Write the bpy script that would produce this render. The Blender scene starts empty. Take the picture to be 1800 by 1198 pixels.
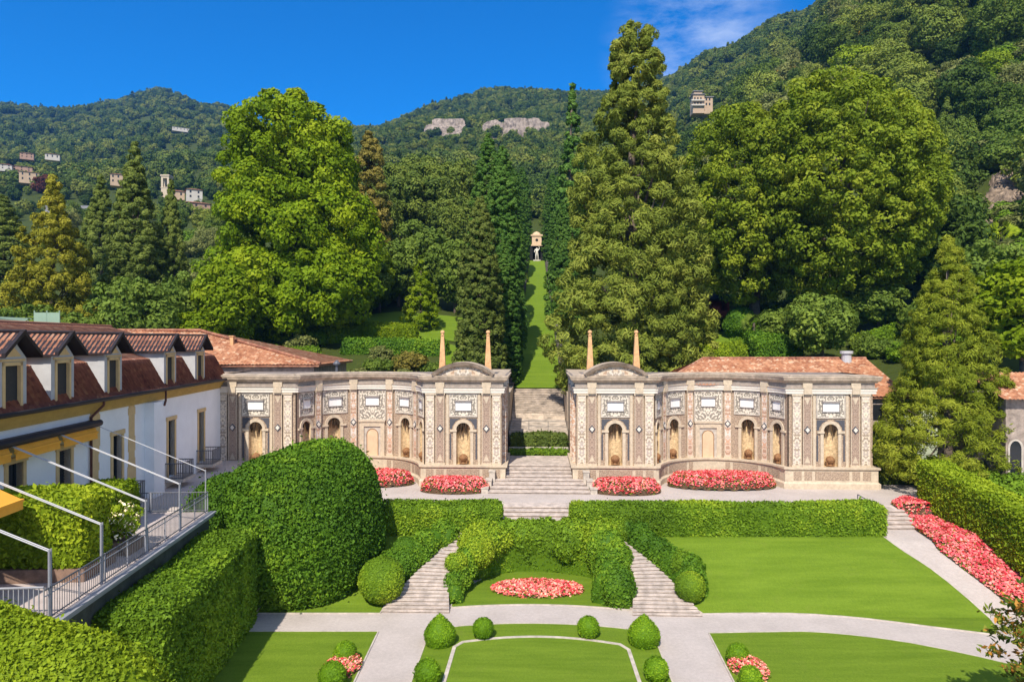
import bpy, math, random
import numpy as np
from mathutils import Vector, Matrix
from mathutils.geometry import delaunay_2d_cdt
R = math.radians
C = bpy.context.scene.collection
scene = bpy.context.scene

# ------------------------------------------------------------------ camera
CAMH, FPX = 14.5, 1200.0
cam_d = bpy.data.cameras.new('camera'); cam = bpy.data.objects.new('camera', cam_d); C.objects.link(cam)
cam.location = (0, 0, CAMH); cam.rotation_euler = (R(90), 0, 0)
cam_d.sensor_width = 36; cam_d.lens = 24; cam_d.clip_start = .5; cam_d.clip_end = 8000
scene.camera = cam

# ------------------------------------------------------------------ light and sky
SUN_EL, SUN_AZ = 47.0, 13.0        # the light travels SUN_AZ degrees to the right of the view direction
sd = bpy.data.lights.new('sun', 'SUN'); sun = bpy.data.objects.new('sun', sd); C.objects.link(sun)
sd.energy = 5.0; sd.angle = R(.53); sd.color = (1, .93, .82)
dirv = Vector((math.sin(R(SUN_AZ))*math.cos(R(SUN_EL)), math.cos(R(SUN_AZ))*math.cos(R(SUN_EL)), -math.sin(R(SUN_EL))))
sun.rotation_euler = dirv.to_track_quat('-Z', 'Y').to_euler()
world = bpy.data.worlds.new('World'); scene.world = world; world.use_nodes = True
wn, wl = world.node_tree.nodes, world.node_tree.links
wn.clear()
sky = wn.new('ShaderNodeTexSky'); sky.sky_type = 'NISHITA'; sky.sun_disc = False
sky.sun_elevation = R(SUN_EL); sky.sun_rotation = R(180+SUN_AZ); sky.altitude = 1800; sky.air_density = 1.0
sky.dust_density = .1; sky.ozone_density = 4.0
hs = wn.new('ShaderNodeHueSaturation'); hs.inputs['Hue'].default_value = .506; hs.inputs['Saturation'].default_value = 1.9; hs.inputs['Value'].default_value = 1.15
wl.new(sky.outputs[0], hs.inputs['Color'])
tc = wn.new('ShaderNodeTexCoord')
mp = wn.new('ShaderNodeMapping'); mp.inputs['Rotation'].default_value = (0, R(-18), 0); mp.inputs['Scale'].default_value = (4.5, 4, 12)
wl.new(tc.outputs['Generated'], mp.inputs[0])
nz = wn.new('ShaderNodeTexNoise'); nz.inputs['Scale'].default_value = 1.6; nz.inputs['Detail'].default_value = 9; nz.inputs['Roughness'].default_value = .62
wl.new(mp.outputs[0], nz.inputs['Vector'])
cr = wn.new('ShaderNodeMapRange'); cr.inputs['From Min'].default_value = .40; cr.inputs['From Max'].default_value = .72
wl.new(nz.outputs['Fac'], cr.inputs['Value'])
dt = wn.new('ShaderNodeVectorMath'); dt.operation = 'DOT_PRODUCT'
cd = Vector((.27, 1, .43)).normalized(); dt.inputs[1].default_value = cd
wl.new(tc.outputs['Generated'], dt.inputs[0])
cm = wn.new('ShaderNodeMapRange'); cm.inputs['From Min'].default_value = .991; cm.inputs['From Max'].default_value = 1.0015; cm.interpolation_type = 'SMOOTHSTEP'
wl.new(dt.outputs['Value'], cm.inputs['Value'])
mu = wn.new('ShaderNodeMath'); mu.operation = 'MULTIPLY'; wl.new(cr.outputs[0], mu.inputs[0]); wl.new(cm.outputs[0], mu.inputs[1])
m2 = wn.new('ShaderNodeMath'); m2.operation = 'MULTIPLY'; m2.inputs[1].default_value = .75; wl.new(mu.outputs[0], m2.inputs[0])
mx = wn.new('ShaderNodeMixRGB'); mx.inputs['Color2'].default_value = (4.6, 5.2, 6.4, 1)
wl.new(m2.outputs[0], mx.inputs['Fac']); wl.new(hs.outputs[0], mx.inputs['Color1'])
bg = wn.new('ShaderNodeBackground'); bg.inputs['Strength'].default_value = .15
# scattered bright cloud added overhead and behind the camera, unseen, for white fill light
n2 = wn.new('ShaderNodeTexNoise'); n2.inputs['Scale'].default_value = 2.2; n2.inputs['Detail'].default_value = 6; wl.new(tc.outputs['Generated'], n2.inputs['Vector'])
r2 = wn.new('ShaderNodeMapRange'); r2.inputs['From Min'].default_value = .38; r2.inputs['From Max'].default_value = .62; wl.new(n2.outputs['Fac'], r2.inputs['Value'])
d2 = wn.new('ShaderNodeVectorMath'); d2.operation = 'DOT_PRODUCT'; d2.inputs[1].default_value = Vector((.35, -.62, .70)).normalized(); wl.new(tc.outputs['Generated'], d2.inputs[0])
c2 = wn.new('ShaderNodeMapRange'); c2.inputs['From Min'].default_value = .12; c2.inputs['From Max'].default_value = .5; c2.interpolation_type = 'SMOOTHSTEP'; wl.new(d2.outputs['Value'], c2.inputs['Value'])
u2 = wn.new('ShaderNodeMath'); u2.operation = 'MULTIPLY'; wl.new(r2.outputs[0], u2.inputs[0]); wl.new(c2.outputs[0], u2.inputs[1])
x2 = wn.new('ShaderNodeMixRGB'); x2.inputs['Color2'].default_value = (4.4, 4.8, 5.8, 1); wl.new(u2.outputs[0], x2.inputs['Fac']); wl.new(mx.outputs[0], x2.inputs['Color1'])
wl.new(x2.outputs[0], bg.inputs['Color'])
HAZE = .00011
wo = wn.new('ShaderNodeOutputWorld'); wl.new(bg.outputs[0], wo.inputs['Surface'])
vs = scene.view_settings; vs.view_transform = 'Standard'; vs.look = 'None'; vs.exposure = 0.3; vs.gamma = 1
scene.cycles.max_bounces = 6; scene.cycles.volume_bounces = 0; scene.cycles.transparent_max_bounces = 6

# ------------------------------------------------------------------ geometry of the place
AX, U0, ZT = R(2.0), .25, 3.02
ca, sa = math.cos(AX), math.sin(AX)
def A(u, v):                       # garden axis frame -> world
    return ((u+U0)*ca + v*sa, -(u+U0)*sa + v*ca)
def UV(X, Y):
    return X*ca - Y*sa - U0, X*sa + Y*ca
def sm(x, a, b):
    t = np.clip((np.asarray(x, float)-a)/(b-a), 0, 1); return t*t*(3-2*t)
def ground(X, Y):
    X = np.asarray(X, float); Y = np.asarray(Y, float)
    u, v = UV(X, Y)
    S = np.interp(v, [36.6, 42.8, 43.6, 45.0], [0, 2.2, 2.3, ZT])
    rec = (1-sm(np.abs(u), 5.0, 5.5))*(1-sm(v, 43.4, 43.8))
    S = S*(1-rec)
    st_ = (1-sm(np.abs(u), 2.7, 2.95))*(1-sm(v, 47.35, 47.5)); S = S*(1-st_)+np.minimum(S, 2.2)*st_
    rt = sm(X, 23.75, 24.1); S = S*(1-rt)+np.interp(v, [36.6, 42.8, 47.3, 47.5], [0, 2.2, 2.24, ZT])*rt
    lf = sm(-X, 12.0, 14.5)*sm(Y, 36.5, 39)
    return S*(1-lf) + np.maximum(S, 4.9)*lf
# terrain behind the mosaic wings: columns (direction) x depth, heights in metres
HY = np.array([60, 78, 100, 130, 170, 230, 320, 450, 650, 900, 1200, 1600, 2300.])
HC = {
 -700: [5, 10, 14, 20, 30, 46, 68, 104, 165, 255, 380, 520, 470],
 0:    [5, 10, 14, 20, 30, 48, 72, 112, 180, 275, 410, 568, 520],
 130:  [5, 10, 14, 20, 30, 48, 72, 112, 180, 275, 410, 566, 520],
 200: [5, 10, 14, 20, 30, 48, 72, 112, 180, 276, 412, 570, 520],
 290: [5, 10, 14, 20, 30, 48, 72, 112, 184, 284, 426, 604, 560],
 375: [5, 10, 14.5, 21, 31, 48, 74, 116, 186, 284, 415, 572, 540],
 500:  [5, 10, 15.5, 22, 32, 50, 76, 120, 190, 282, 376, 490, 500],
 630:  [5, 10.2, 16.5, 23, 33, 51, 80, 126, 198, 288, 386, 430, 420],
 780:  [5, 10, 16.2, 23, 33, 52, 82, 130, 204, 309, 432, 480, 470],
 890:  [2.5, 8.2, 15.2, 23.2, 34, 53, 83, 132, 204, 318, 455, 520, 500],
 945:  [2.0, 8.0, 14.8, 23.0, 33.9, 53, 83, 132, 205, 321, 462, 540, 520],
 1060: [2.5, 8.4, 15, 23.2, 34, 54, 84, 134, 214, 330, 458, 540, 520],
 1150: [5, 9.8, 15.2, 22, 33, 54, 86, 138, 222, 351, 480, 560, 560],
 1260: [6, 10.2, 15.6, 22, 34, 60, 100, 162, 266, 399, 500, 560, 560],
 1400: [7, 10.6, 16, 23, 40, 80, 132, 200, 310, 448, 560, 600, 600],
 1500: [8, 11, 17, 27, 50, 104, 164, 236, 350, 494, 600, 650, 650],
 1650: [8.5, 13, 22, 36, 60, 115, 178, 262, 400, 560, 680, 720, 720],
 1800: [9, 17, 27, 42, 75, 135, 215, 310, 440, 610, 720, 760, 760],
 2600: [14, 25, 38, 56, 95, 160, 250, 340, 480, 650, 760, 800, 800]}
HX = np.array(sorted(HC)); HT = np.array([HC[k] for k in sorted(HC)], float)
def hill(X, Y):
    X = np.asarray(X, float); Y = np.asarray(Y, float)
    px = 900 + FPX*X/np.maximum(Y, 1)
    i = np.clip(np.searchsorted(HX, px)-1, 0, len(HX)-2); fx = np.clip((px-HX[i])/(HX[i+1]-HX[i]), 0, 1)
    lg = np.log(HY); ly = np.log(np.clip(Y, 60, 2300))
    j = np.clip(np.searchsorted(lg, ly)-1, 0, len(HY)-2); fy = np.clip((ly-lg[j])/(lg[j+1]-lg[j]), 0, 1)
    fx = fx*fx*(3-2*fx)
    z = (HT[i, j]*(1-fx)*(1-fy)+HT[i+1, j]*fx*(1-fy)+HT[i, j+1]*(1-fx)*fy+HT[i+1, j+1]*fx*fy)
    return z + (np.sin(X*.021+Y*.013)+np.sin(Y*.031-X*.017+2))*np.clip((Y-200)/260, 0, 4)*1.2 - np.clip((Y-500)/500, 0, 1)*11
def at(px, Y, z=None, py=None):    # a sight direction and a depth -> a point
    X = (px-900)/FPX*Y
    if py is not None: z = CAMH-(py-599)/FPX*Y
    return (X, Y, z)
def onhill(px, Y):
    X = (px-900)/FPX*Y; return (X, Y, float(hill(X, Y)))
_Y = np.linspace(15, 62, 4000)
def gp(px, py):                    # where a sight line meets the garden ground
    X = (px-900)/FPX*_Y; d = CAMH-(py-599)/FPX*_Y - ground(X, _Y)
    k = int(np.argmax(d <= 0)) if (d <= 0).any() else len(_Y)-1
    return (float(X[k]), float(_Y[k]))

# ------------------------------------------------------------------ materials
def nodes(name):
    m = bpy.data.materials.new(name); m.use_nodes = True
    nt = m.node_tree; b = nt.nodes['Principled BSDF']
    b.inputs['Specular IOR Level'].default_value = .25
    return m, nt.nodes, nt.links, b
def ramp(n, l, src, stops):
    r = n.new('ShaderNodeValToRGB'); e = r.color_ramp.elements
    while len(e) < len(stops): e.new(.5)
    for k, (p, c) in enumerate(stops): e[k].position = p; e[k].color = (*c, 1)
    l.new(src, r.inputs[0]); return r.outputs[0]
def coords(n, l, kind, scale=(1, 1, 1)):
    t = n.new('ShaderNodeTexCoord'); m = n.new('ShaderNodeMapping'); m.inputs['Scale'].default_value = scale
    if kind == 'Position':
        g_ = n.new('ShaderNodeNewGeometry'); l.new(g_.outputs['Position'], m.inputs[0])
    else: l.new(t.outputs[kind], m.inputs[0])
    return m.outputs[0]
def noise(n, l, vec, scale, detail=6, rough=.6):
    t = n.new('ShaderNodeTexNoise'); t.inputs['Scale'].default_value = scale; t.inputs['Detail'].default_value = detail; t.inputs['Roughness'].default_value = rough
    l.new(vec, t.inputs['Vector']); return t.outputs['Fac']
def bump(n, l, src, b, strength, dist):
    bp = n.new('ShaderNodeBump'); bp.inputs['Strength'].default_value = strength; bp.inputs['Distance'].default_value = dist
    l.new(src, bp.inputs['Height']); l.new(bp.outputs[0], b.inputs['Normal'])
def mix(n, l, f, c1, c2, mode='MIX'):
    x = n.new('ShaderNodeMixRGB'); x.blend_type = mode
    for s, k in ((f, 'Fac'), (c1, 'Color1'), (c2, 'Color2')):
        if isinstance(s, (int, float)): x.inputs[k].default_value = s
        elif isinstance(s, tuple): x.inputs[k].default_value = (*s, 1)
        else: l.new(s, x.inputs[k])
    return x.outputs[0]
def plain(name, col, rough=.7, metal=0, var=.25, scale=3, bmp=0, spec=.25):
    m, n, l, b = nodes(name)
    v = coords(n, l, 'Position', (1, 1, .35) if name == 'pale_rock' else (1, 1, 1)); f = noise(n, l, v, scale, 8, .65)
    lo = tuple(c*(1-var) for c in col); hi = tuple(min(1, c*(1+var)) for c in col)
    l.new(ramp(n, l, f, [(.3, lo), (.7, hi)]), b.inputs['Base Color'])
    b.inputs['Roughness'].default_value = rough; b.inputs['Metallic'].default_value = metal; b.inputs['Specular IOR Level'].default_value = spec
    if bmp: bump(n, l, noise(n, l, v, scale*6, 4), b, .5, bmp)
    return m
LB = (2.2, 1.92, 1.3)
def leafmat(name, dark, mid, light, trans=.28, rnd=False):
    g_ = lambda c: (c[0]*LB[0], c[1]*LB[1], c[2]*LB[2])
    dark, mid, light = g_(dark), g_(mid), g_(light)
    m, n, l, b = nodes(name)
    a = n.new('ShaderNodeAttribute'); a.attribute_name = 'tint'
    src = a.outputs['Fac']
    if rnd:
        oi = n.new('ShaderNodeObjectInfo'); ad = n.new('ShaderNodeMath'); ad.operation = 'MULTIPLY_ADD'
        ad.inputs[1].default_value = .5; l.new(src, ad.inputs[0])
        q = n.new('ShaderNodeMath'); q.operation = 'MULTIPLY_ADD'; q.inputs[1].default_value = .9; q.inputs[2].default_value = -.18
        l.new(oi.outputs['Random'], q.inputs[0]); l.new(q.outputs[0], ad.inputs[2]); src = ad.outputs[0]
    col = ramp(n, l, src, [(0, dark), (.5, mid), (1, light)])
    l.new(col, b.inputs['Base Color']); b.inputs['Roughness'].default_value = .62; b.inputs['Specular IOR Level'].default_value = .12
    tr = n.new('ShaderNodeBsdfTranslucent'); l.new(mix(n, l, 1.0, col, (1.0, 1.0, .45), 'MULTIPLY'), tr.inputs['Color'])
    mxs = n.new('ShaderNodeMixShader'); mxs.inputs[0].default_value = trans
    l.new(b.outputs[0], mxs.inputs[1]); l.new(tr.outputs[0], mxs.inputs[2])
    l.new(mxs.outputs[0], n['Material Output'].inputs['Surface'])
    return m
M = {}
def grassmat(name, dark, mid, light, scale=.35):
    m, n, l, b = nodes(name)
    v = coords(n, l, 'Position', (1, .6, 1)); f1 = noise(n, l, v, scale, 3, .5)
    v2 = coords(n, l, 'Position', (2.2, .9, 1)); f2 = noise(n, l, v2, 5, 8, .75)
    v3 = coords(n, l, 'Position'); f3 = noise(n, l, v3, 38, 3, .7)
    c = ramp(n, l, f1, [(.3, dark), (.5, mid), (.75, light)])
    c = mix(n, l, .6, c, ramp(n, l, f2, [(.38, tuple(x*.8 for x in dark)), (.62, light)]))
    v4 = coords(n, l, 'Position', (.22, 1.5, 1)); f4 = noise(n, l, v4, 1.1, 4, .6)
    c = mix(n, l, .45, c, ramp(n, l, f4, [(.36, tuple(x*.72 for x in mid)), (.64, tuple(x*1.1 for x in light))]))
    v5 = coords(n, l, 'Position'); f5 = noise(n, l, v5, .9, 7, .75)
    c = mix(n, l, ramp(n, l, f5, [(.56, (0, 0, 0)), (.78, (.6, .6, .6))]), c, (.20, .22, .045))
    c = mix(n, l, .4, c, ramp(n, l, f3, [(.35, tuple(x*.55 for x in dark)), (.65, light)]))
    l.new(c, b.inputs['Base Color']); b.inputs['Roughness'].default_value = .85; b.inputs['Specular IOR Level'].default_value = .08
    bump(n, l, f3, b, .6, .03)
    return m
M['lawn'] = grassmat('lawn_grass', (.085, .165, .010), (.13, .225, .013), (.20, .285, .026))
M['slope'] = grassmat('wild_grass', (.03, .045, .008), (.045, .07, .012), (.08, .10, .022), .15)
def gravelmat():
    m, n, l, b = nodes('gravel'); v = coords(n, l, 'Position')
    f = noise(n, l, v, .5, 5, .6); f2 = noise(n, l, v, 45, 3, .8); f3 = noise(n, l, v, 6, 5, .7)
    c = ramp(n, l, f, [(.3, (.385, .325, .285)), (.7, (.57, .49, .44))])
    c = mix(n, l, .35, c, ramp(n, l, f2, [(.35, (.28, .235, .205)), (.65, (.66, .59, .53))]))
    c = mix(n, l, .25, c, ramp(n, l, f3, [(.35, (.38, .32, .28)), (.65, (.66, .58, .52))]))
    l.new(c, b.inputs['Base Color']); b.inputs['Roughness'].default_value = .95
    bump(n, l, f2, b, .7, .02); return m
M['gravel'] = gravelmat()
M['stone'] = plain('pale_stone', (.50, .435, .36), .85, 0, .3, 2.2, .01)
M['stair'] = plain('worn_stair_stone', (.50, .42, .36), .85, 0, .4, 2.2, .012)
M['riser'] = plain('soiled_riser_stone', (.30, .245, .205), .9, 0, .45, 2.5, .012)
M['cream'] = plain('cream_stone', (.55, .445, .32), .8, 0, .2, 4)
M['white'] = plain('white_marble', (.70, .63, .53), .6, 0, .08, 5)
M['cornice'] = plain('weathered_cornice', (.46, .365, .27), .9, 0, .4, 2.0, .01)
M['frieze'] = plain('grey_frieze', (.30, .25, .21), .9, 0, .3, 3)
M['roofgrey'] = plain('flat_roof_grey', (.24, .20, .175), .9, 0, .4, 1.2)
M['sand'] = plain('tufa_niche', (.62, .45, .25), .9, 0, .45, 5, .03)
M['dark'] = plain('dark_tufa', (.05, .03, .015), .9, 0, .5, 8)
M['mask'] = plain('ochre_mask', (.26, .13, .055), .8, 0, .4, 9)
M['slit'] = plain('blue_grey_mosaic', (.085, .085, .095), .7, 0, .5, 30)
M['door'] = plain('ochre_plaster', (.66, .46, .29), .85, 0, .1, 2)
M['obelisk'] = plain('terracotta_obelisk', (.64, .36, .17), .85, 0, .25, 4)
M['plaque'] = plain('white_plaque', (.82, .79, .74), .6, 0, .05, 8)
M['wall'] = plain('white_stucco', (.86, .85, .83), .85, 0, .06, .8)
M['dormer'] = plain('grey_white_stucco', (.46, .45, .44), .85, 0, .1, 1.5)
M['yellow'] = plain('yellow_stucco', (.48, .31, .085), .85, 0, .15, 1.5)
M['frame'] = plain('sand_window_surround', (.66, .46, .22), .8, 0, .1, 3)
M['gutter'] = plain('dark_gutter', (.035, .028, .03), .5, .3, .2, 3)
M['pipe'] = plain('copper_pipe', (.12, .045, .03), .5, .4, .2, 3)
M['slate'] = plain('shutter_grey', (.03, .034, .038), .5, 0, .2, 6)
M['iron'] = plain('grey_ironwork', (.13, .135, .15), .5, .3, .15, 5)
M['pole'] = plain('white_painted_steel', (.50, .49, .49), .4, 0, .05, 3)
M['post'] = plain('grey_painted_steel', (.30, .30, .32), .45, 0, .1, 3)
M['orange'] = plain('orange_canvas', (.88, .40, .05), .85, 0, .08, 2)
M['wood'] = plain('brown_planks', (.22, .14, .10), .8, 0, .3, 5)
M['pave'] = plain('terrace_paving', (.50, .42, .38), .85, 0, .15, 1.5)
M['trunk'] = plain('bark', (.15, .115, .085), .95, 0, .45, 3, .03)
M['soil'] = plain('soil', (.09, .055, .03), .95, 0, .4, 6)
M['rock'] = plain('pale_rock', (.25, .20, .16), .95, 0, .75, .35, .3)
M['scree'] = plain('pale_scree_rock', (.235, .175, .125), .95, 0, .8, .7, .2)
M['greenmetal'] = plain('pale_green_metal', (.24, .33, .24), .6, 0, .08, 1)
M['redwood'] = plain('red_painted_wood', (.20, .035, .02), .7, 0, .3, 3)
M['black'] = plain('black_shade', (.018, .017, .016), .8, 0, .3, 3)
M['ochrehouse'] = plain('ochre_house_plaster', (.50, .36, .24), .85, 0, .12, .5)
M['pinkhouse'] = plain('pink_house_plaster', (.40, .25, .18), .85, 0, .12, .5)
M['palehouse'] = plain('pale_house_plaster', (.54, .49, .42), .85, 0, .1, .5)
M['shadewall'] = plain('painted_shade_wall', (.07, .075, .055), .95, 0, .5, 1.2, .03)  # wall colour darkened to stand in for shade and ivy below the slab
M['greywall'] = plain('grey_wall', (.25, .24, .25), .9, 0, .2, .4)
M['rubble'] = plain('old_rubble_wall', (.34, .27, .22), .9, 0, .5, 1.6, .05)
def glassmat():
    m, n, l, b = nodes('window_glass'); b.inputs['Base Color'].default_value = (.018, .021, .024, 1)
    b.inputs['Roughness'].default_value = .08; b.inputs['Specular IOR Level'].default_value = .6; return m
M['glass'] = glassmat()
def tilemat(name, stops, sc):
    m, n, l, b = nodes(name); v = coords(n, l, 'UV', (1, 1, 1))
    vo = n.new('ShaderNodeTexVoronoi'); vo.inputs['Scale'].default_value = sc; vo.inputs['Randomness'].default_value = .5
    l.new(v, vo.inputs['Vector'])
    s = n.new('ShaderNodeSeparateColor'); l.new(vo.outputs['Color'], s.inputs[0])
    c = ramp(n, l, s.outputs[0], stops)
    f = noise(n, l, v, .9, 5, .65)
    c = mix(n, l, .45, c, ramp(n, l, f, [(.3, tuple(x*.5 for x in stops[0][1])), (.7, stops[-2][1])]))
    l.new(c, b.inputs['Base Color']); b.inputs['Roughness'].default_value = .85
    return m
M['tile'] = tilemat('orange_roof_tiles', [(0, (.24, .075, .035)), (.35, (.40, .135, .06)), (.7, (.50, .20, .095)), (.9, (.62, .36, .21)), (1, (.75, .55, .38))], 4.2)
M['tile_old'] = tilemat('weathered_roof_tiles', [(0, (.17, .06, .04)), (.35, (.29, .10, .062)), (.7, (.38, .145, .085)), (.95, (.47, .24, .14)), (1, (.52, .32, .22))], 4.2)
M['mansard'] = tilemat('dark_red_mansard_tiles', [(0, (.10, .025, .02)), (.4, (.16, .042, .03)), (.75, (.22, .065, .04)), (.95, (.28, .11, .055)), (1, (.34, .16, .08))], 5)
def mosaic(name, base, spot, thr, sc, mirror=True, base2=None, spot2=None):
    m, n, l, b = nodes(name)
    t = n.new('ShaderNodeTexCoord'); s = n.new('ShaderNodeSeparateXYZ'); l.new(t.outputs['UV'], s.inputs[0])
    cx = n.new('ShaderNodeCombineXYZ')
    if mirror:
        ab = n.new('ShaderNodeMath'); ab.operation = 'ABSOLUTE'; l.new(s.outputs[0], ab.inputs[0]); l.new(ab.outputs[0], cx.inputs[0])
    else: l.new(s.outputs[0], cx.inputs[0])
    l.new(s.outputs[1], cx.inputs[1])
    f = noise(n, l, cx.outputs[0], sc, 1.5, .5)
    k = ramp(n, l, f, [(thr-.02, (1, 1, 1)), (thr+.02, (0, 0, 0))])
    f2 = noise(n, l, cx.outputs[0], sc*.55, 1, .5)
    k2 = ramp(n, l, f2, [(.46, (0, 0, 0)), (.56, (1, 1, 1))])
    sp = mix(n, l, k2, spot, spot2 or spot); bs = mix(n, l, k2, base, base2 or base)
    c = mix(n, l, k, sp, bs)
    f3 = noise(n, l, cx.outputs[0], 28, 2, .7)
    c = mix(n, l, .35, c, ramp(n, l, f3, [(.3, tuple(x*.55 for x in base)), (.7, tuple(min(1, x*1.2) for x in base))]))
    l.new(c, b.inputs['Base Color']); b.inputs['Roughness'].default_value = .85; return m
M['m_panel'] = mosaic('white_scroll_mosaic', (.74, .65, .52), (.065, .052, .045), .485, 5.4, True)
M['m_fig'] = mosaic('figure_mosaic', (.76, .64, .48), (.14, .08, .05), .50, 5.2, True, (.66, .55, .45), (.34, .28, .26))
M['m_pink'] = mosaic('pink_mosaic', (.70, .55, .42), (.33, .14, .07), .5, 3.8, True, (.55, .27, .14), (.7, .66, .6))
M['m_dot'] = mosaic('pebble_mosaic', (.45, .33, .245), (.19, .125, .095), .51, 11, True, (.40, .28, .20))
M['m_wall'] = mosaic('tan_pebble_wall', (.48, .36, .25), (.24, .165, .12), .5, 9, False, (.42, .31, .22))
M['m_dark'] = mosaic('dark_grey_mosaic', (.33, .29, .26), (.2, .17, .16), .5, 14, False)
M['m_tymp'] = mosaic('tympanum_relief', (.66, .52, .38), (.36, .20, .12), .5, 3.2, True, (.72, .66, .58), (.3, .26, .22))
# foliage: base colours of sunlit leaves, never shading
L = {}
L['hedge'] = leafmat('box_hedge_leaves', (.035, .075, .006), (.070, .135, .010), (.14, .205, .016), .07)
L['hedge_dk'] = leafmat('laurel_leaves', (.022, .060, .006), (.045, .105, .009), (.095, .17, .014), .1)
L['hedge_yl'] = leafmat('yellow_green_leaves', (.06, .105, .006), (.11, .17, .010), (.19, .25, .018), .18)
L['ball'] = leafmat('box_ball_leaves', (.035, .085, .004), (.065, .14, .006), (.11, .19, .010), .07)
L['plane'] = leafmat('plane_tree_leaves', (.050, .098, .004), (.098, .165, .006), (.175, .235, .012), .35)
L['plane2'] = leafmat('olive_plane_leaves', (.050, .085, .008), (.095, .145, .012), (.17, .215, .024), .32)
L['seq'] = leafmat('feathery_conifer_leaves', (.048, .072, .013), (.093, .128, .023), (.165, .195, .045), .2)
L['cyp'] = leafmat('cypress_leaves', (.028, .046, .010), (.052, .078, .018), (.085, .112, .030), .15)
L['cyp2'] = leafmat('bluegreen_cypress_leaves', (.02, .055, .012), (.038, .092, .018), (.065, .125, .028), .15)
L['cedar'] = leafmat('cedar_leaves', (.034, .058, .015), (.066, .098, .024), (.11, .148, .038), .15)
L['gold'] = leafmat('golden_conifer_leaves', (.065, .08, .009), (.125, .135, .015), (.20, .20, .03), .2)
L['pine'] = leafmat('pine_leaves', (.030, .056, .012), (.062, .096, .019), (.105, .142, .032), .15)
L['brown'] = leafmat('bronze_conifer_leaves', (.055, .055, .015), (.10, .095, .024), (.155, .14, .04), .15)
L['yew'] = leafmat('yew_leaves', (.05, .078, .008), (.10, .138, .013), (.165, .20, .026), .25)
L['bright'] = leafmat('bright_leaves', (.055, .10, .004), (.10, .16, .006), (.165, .22, .014), .35)
L['dull'] = leafmat('dull_leaves', (.036, .070, .013), (.070, .116, .022), (.115, .17, .034), .22)
L['wood'] = leafmat('woodland_leaves', (.016, .038, .008), (.058, .098, .018), (.13, .17, .038), .2, True)
L['woodfar'] = leafmat('far_woodland_leaves', (.014, .034, .010), (.048, .084, .019), (.11, .138, .036), .18, True)
L['hazel'] = leafmat('grey_green_leaves', (.06, .08, .03), (.10, .125, .05), (.16, .18, .08), .2)
L['rust'] = leafmat('rusty_leaves', (.12, .075, .012), (.2, .125, .02), (.3, .19, .035), .2)
L['purple'] = leafmat('dark_purple_leaves', (.03, .012, .012), (.06, .022, .02), (.09, .04, .03), .15)
L['flower'] = leafmat('red_pink_petals', (.28, .012, .034), (.43, .085, .145), (.52, .23, .28), .2)
L['flower2'] = leafmat('pale_pink_petals', (.34, .022, .055), (.47, .115, .155), (.58, .34, .36), .2)
L['white'] = leafmat('white_petals', (.5, .48, .44), (.7, .68, .66), (.8, .8, .78), .2)
L['mag'] = leafmat('glossy_magnolia_leaves', (.02, .045, .006), (.05, .085, .012), (.13, .15, .03), .15)
L['magb'] = leafmat('russet_magnolia_leaves', (.10, .05, .012), (.19, .095, .022), (.28, .17, .05), .15)

# ------------------------------------------------------------------ mesh helpers
ORG = {}
def from_np(name, V, F, mat, parent=None, tint=None, uv=None, smooth=False, mids=None):
    V = np.asarray(V, np.float32)
    o = ORG.get(parent.name, (0, 0, 0)) if parent else (0, 0, 0)
    V = V - np.asarray(o, np.float32)
    me = bpy.data.meshes.new(name)
    if isinstance(F, np.ndarray):
        nf, k = F.shape
        me.vertices.add(len(V)); me.vertices.foreach_set('co', V.ravel())
        me.loops.add(nf*k); me.loops.foreach_set('vertex_index', F.astype(np.int32).ravel())
        me.polygons.add(nf); me.polygons.foreach_set('loop_start', np.arange(0, nf*k, k, dtype=np.int32))
    else: me.from_pydata(V.tolist(), [], F)
    me.update(calc_edges=True); 
    if tint is not None:
        at_ = me.attributes.new('tint', 'FLOAT', 'POINT'); at_.data.foreach_set('value', np.asarray(tint, np.float32))
    if uv is not None:
        ul = me.uv_layers.new(name='UVMap'); li = np.zeros(len(me.loops), np.int32); me.loops.foreach_get('vertex_index', li)
        ul.data.foreach_set('uv', np.asarray(uv, np.float32)[li].ravel())
    for m in (mat if isinstance(mat, (list, tuple)) else [mat]): me.materials.append(m)
    if mids is not None: me.polygons.foreach_set('material_index', np.asarray(mids, np.int32))
    if smooth: me.polygons.foreach_set('use_smooth', np.ones(len(me.polygons), bool))
    ob = bpy.data.objects.new(name, me); C.objects.link(ob)
    if parent: ob.parent = parent
    ORG[ob.name] = tuple(o)
    return ob
def thing(name, label, cat, loc=(0, 0, 0), group=None):
    o = bpy.data.objects.new(name, None); C.objects.link(o); o.location = loc; o.empty_display_size = .3
    o['label'] = label; o['category'] = cat
    if group: o['group'] = group
    ORG[o.name] = tuple(loc); return o
def tag(o, label, cat, group=None):
    o['label'] = label; o['category'] = cat
    if group: o['group'] = group
    return o
def kind(o, k='structure'): o['kind'] = k; return o
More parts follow.
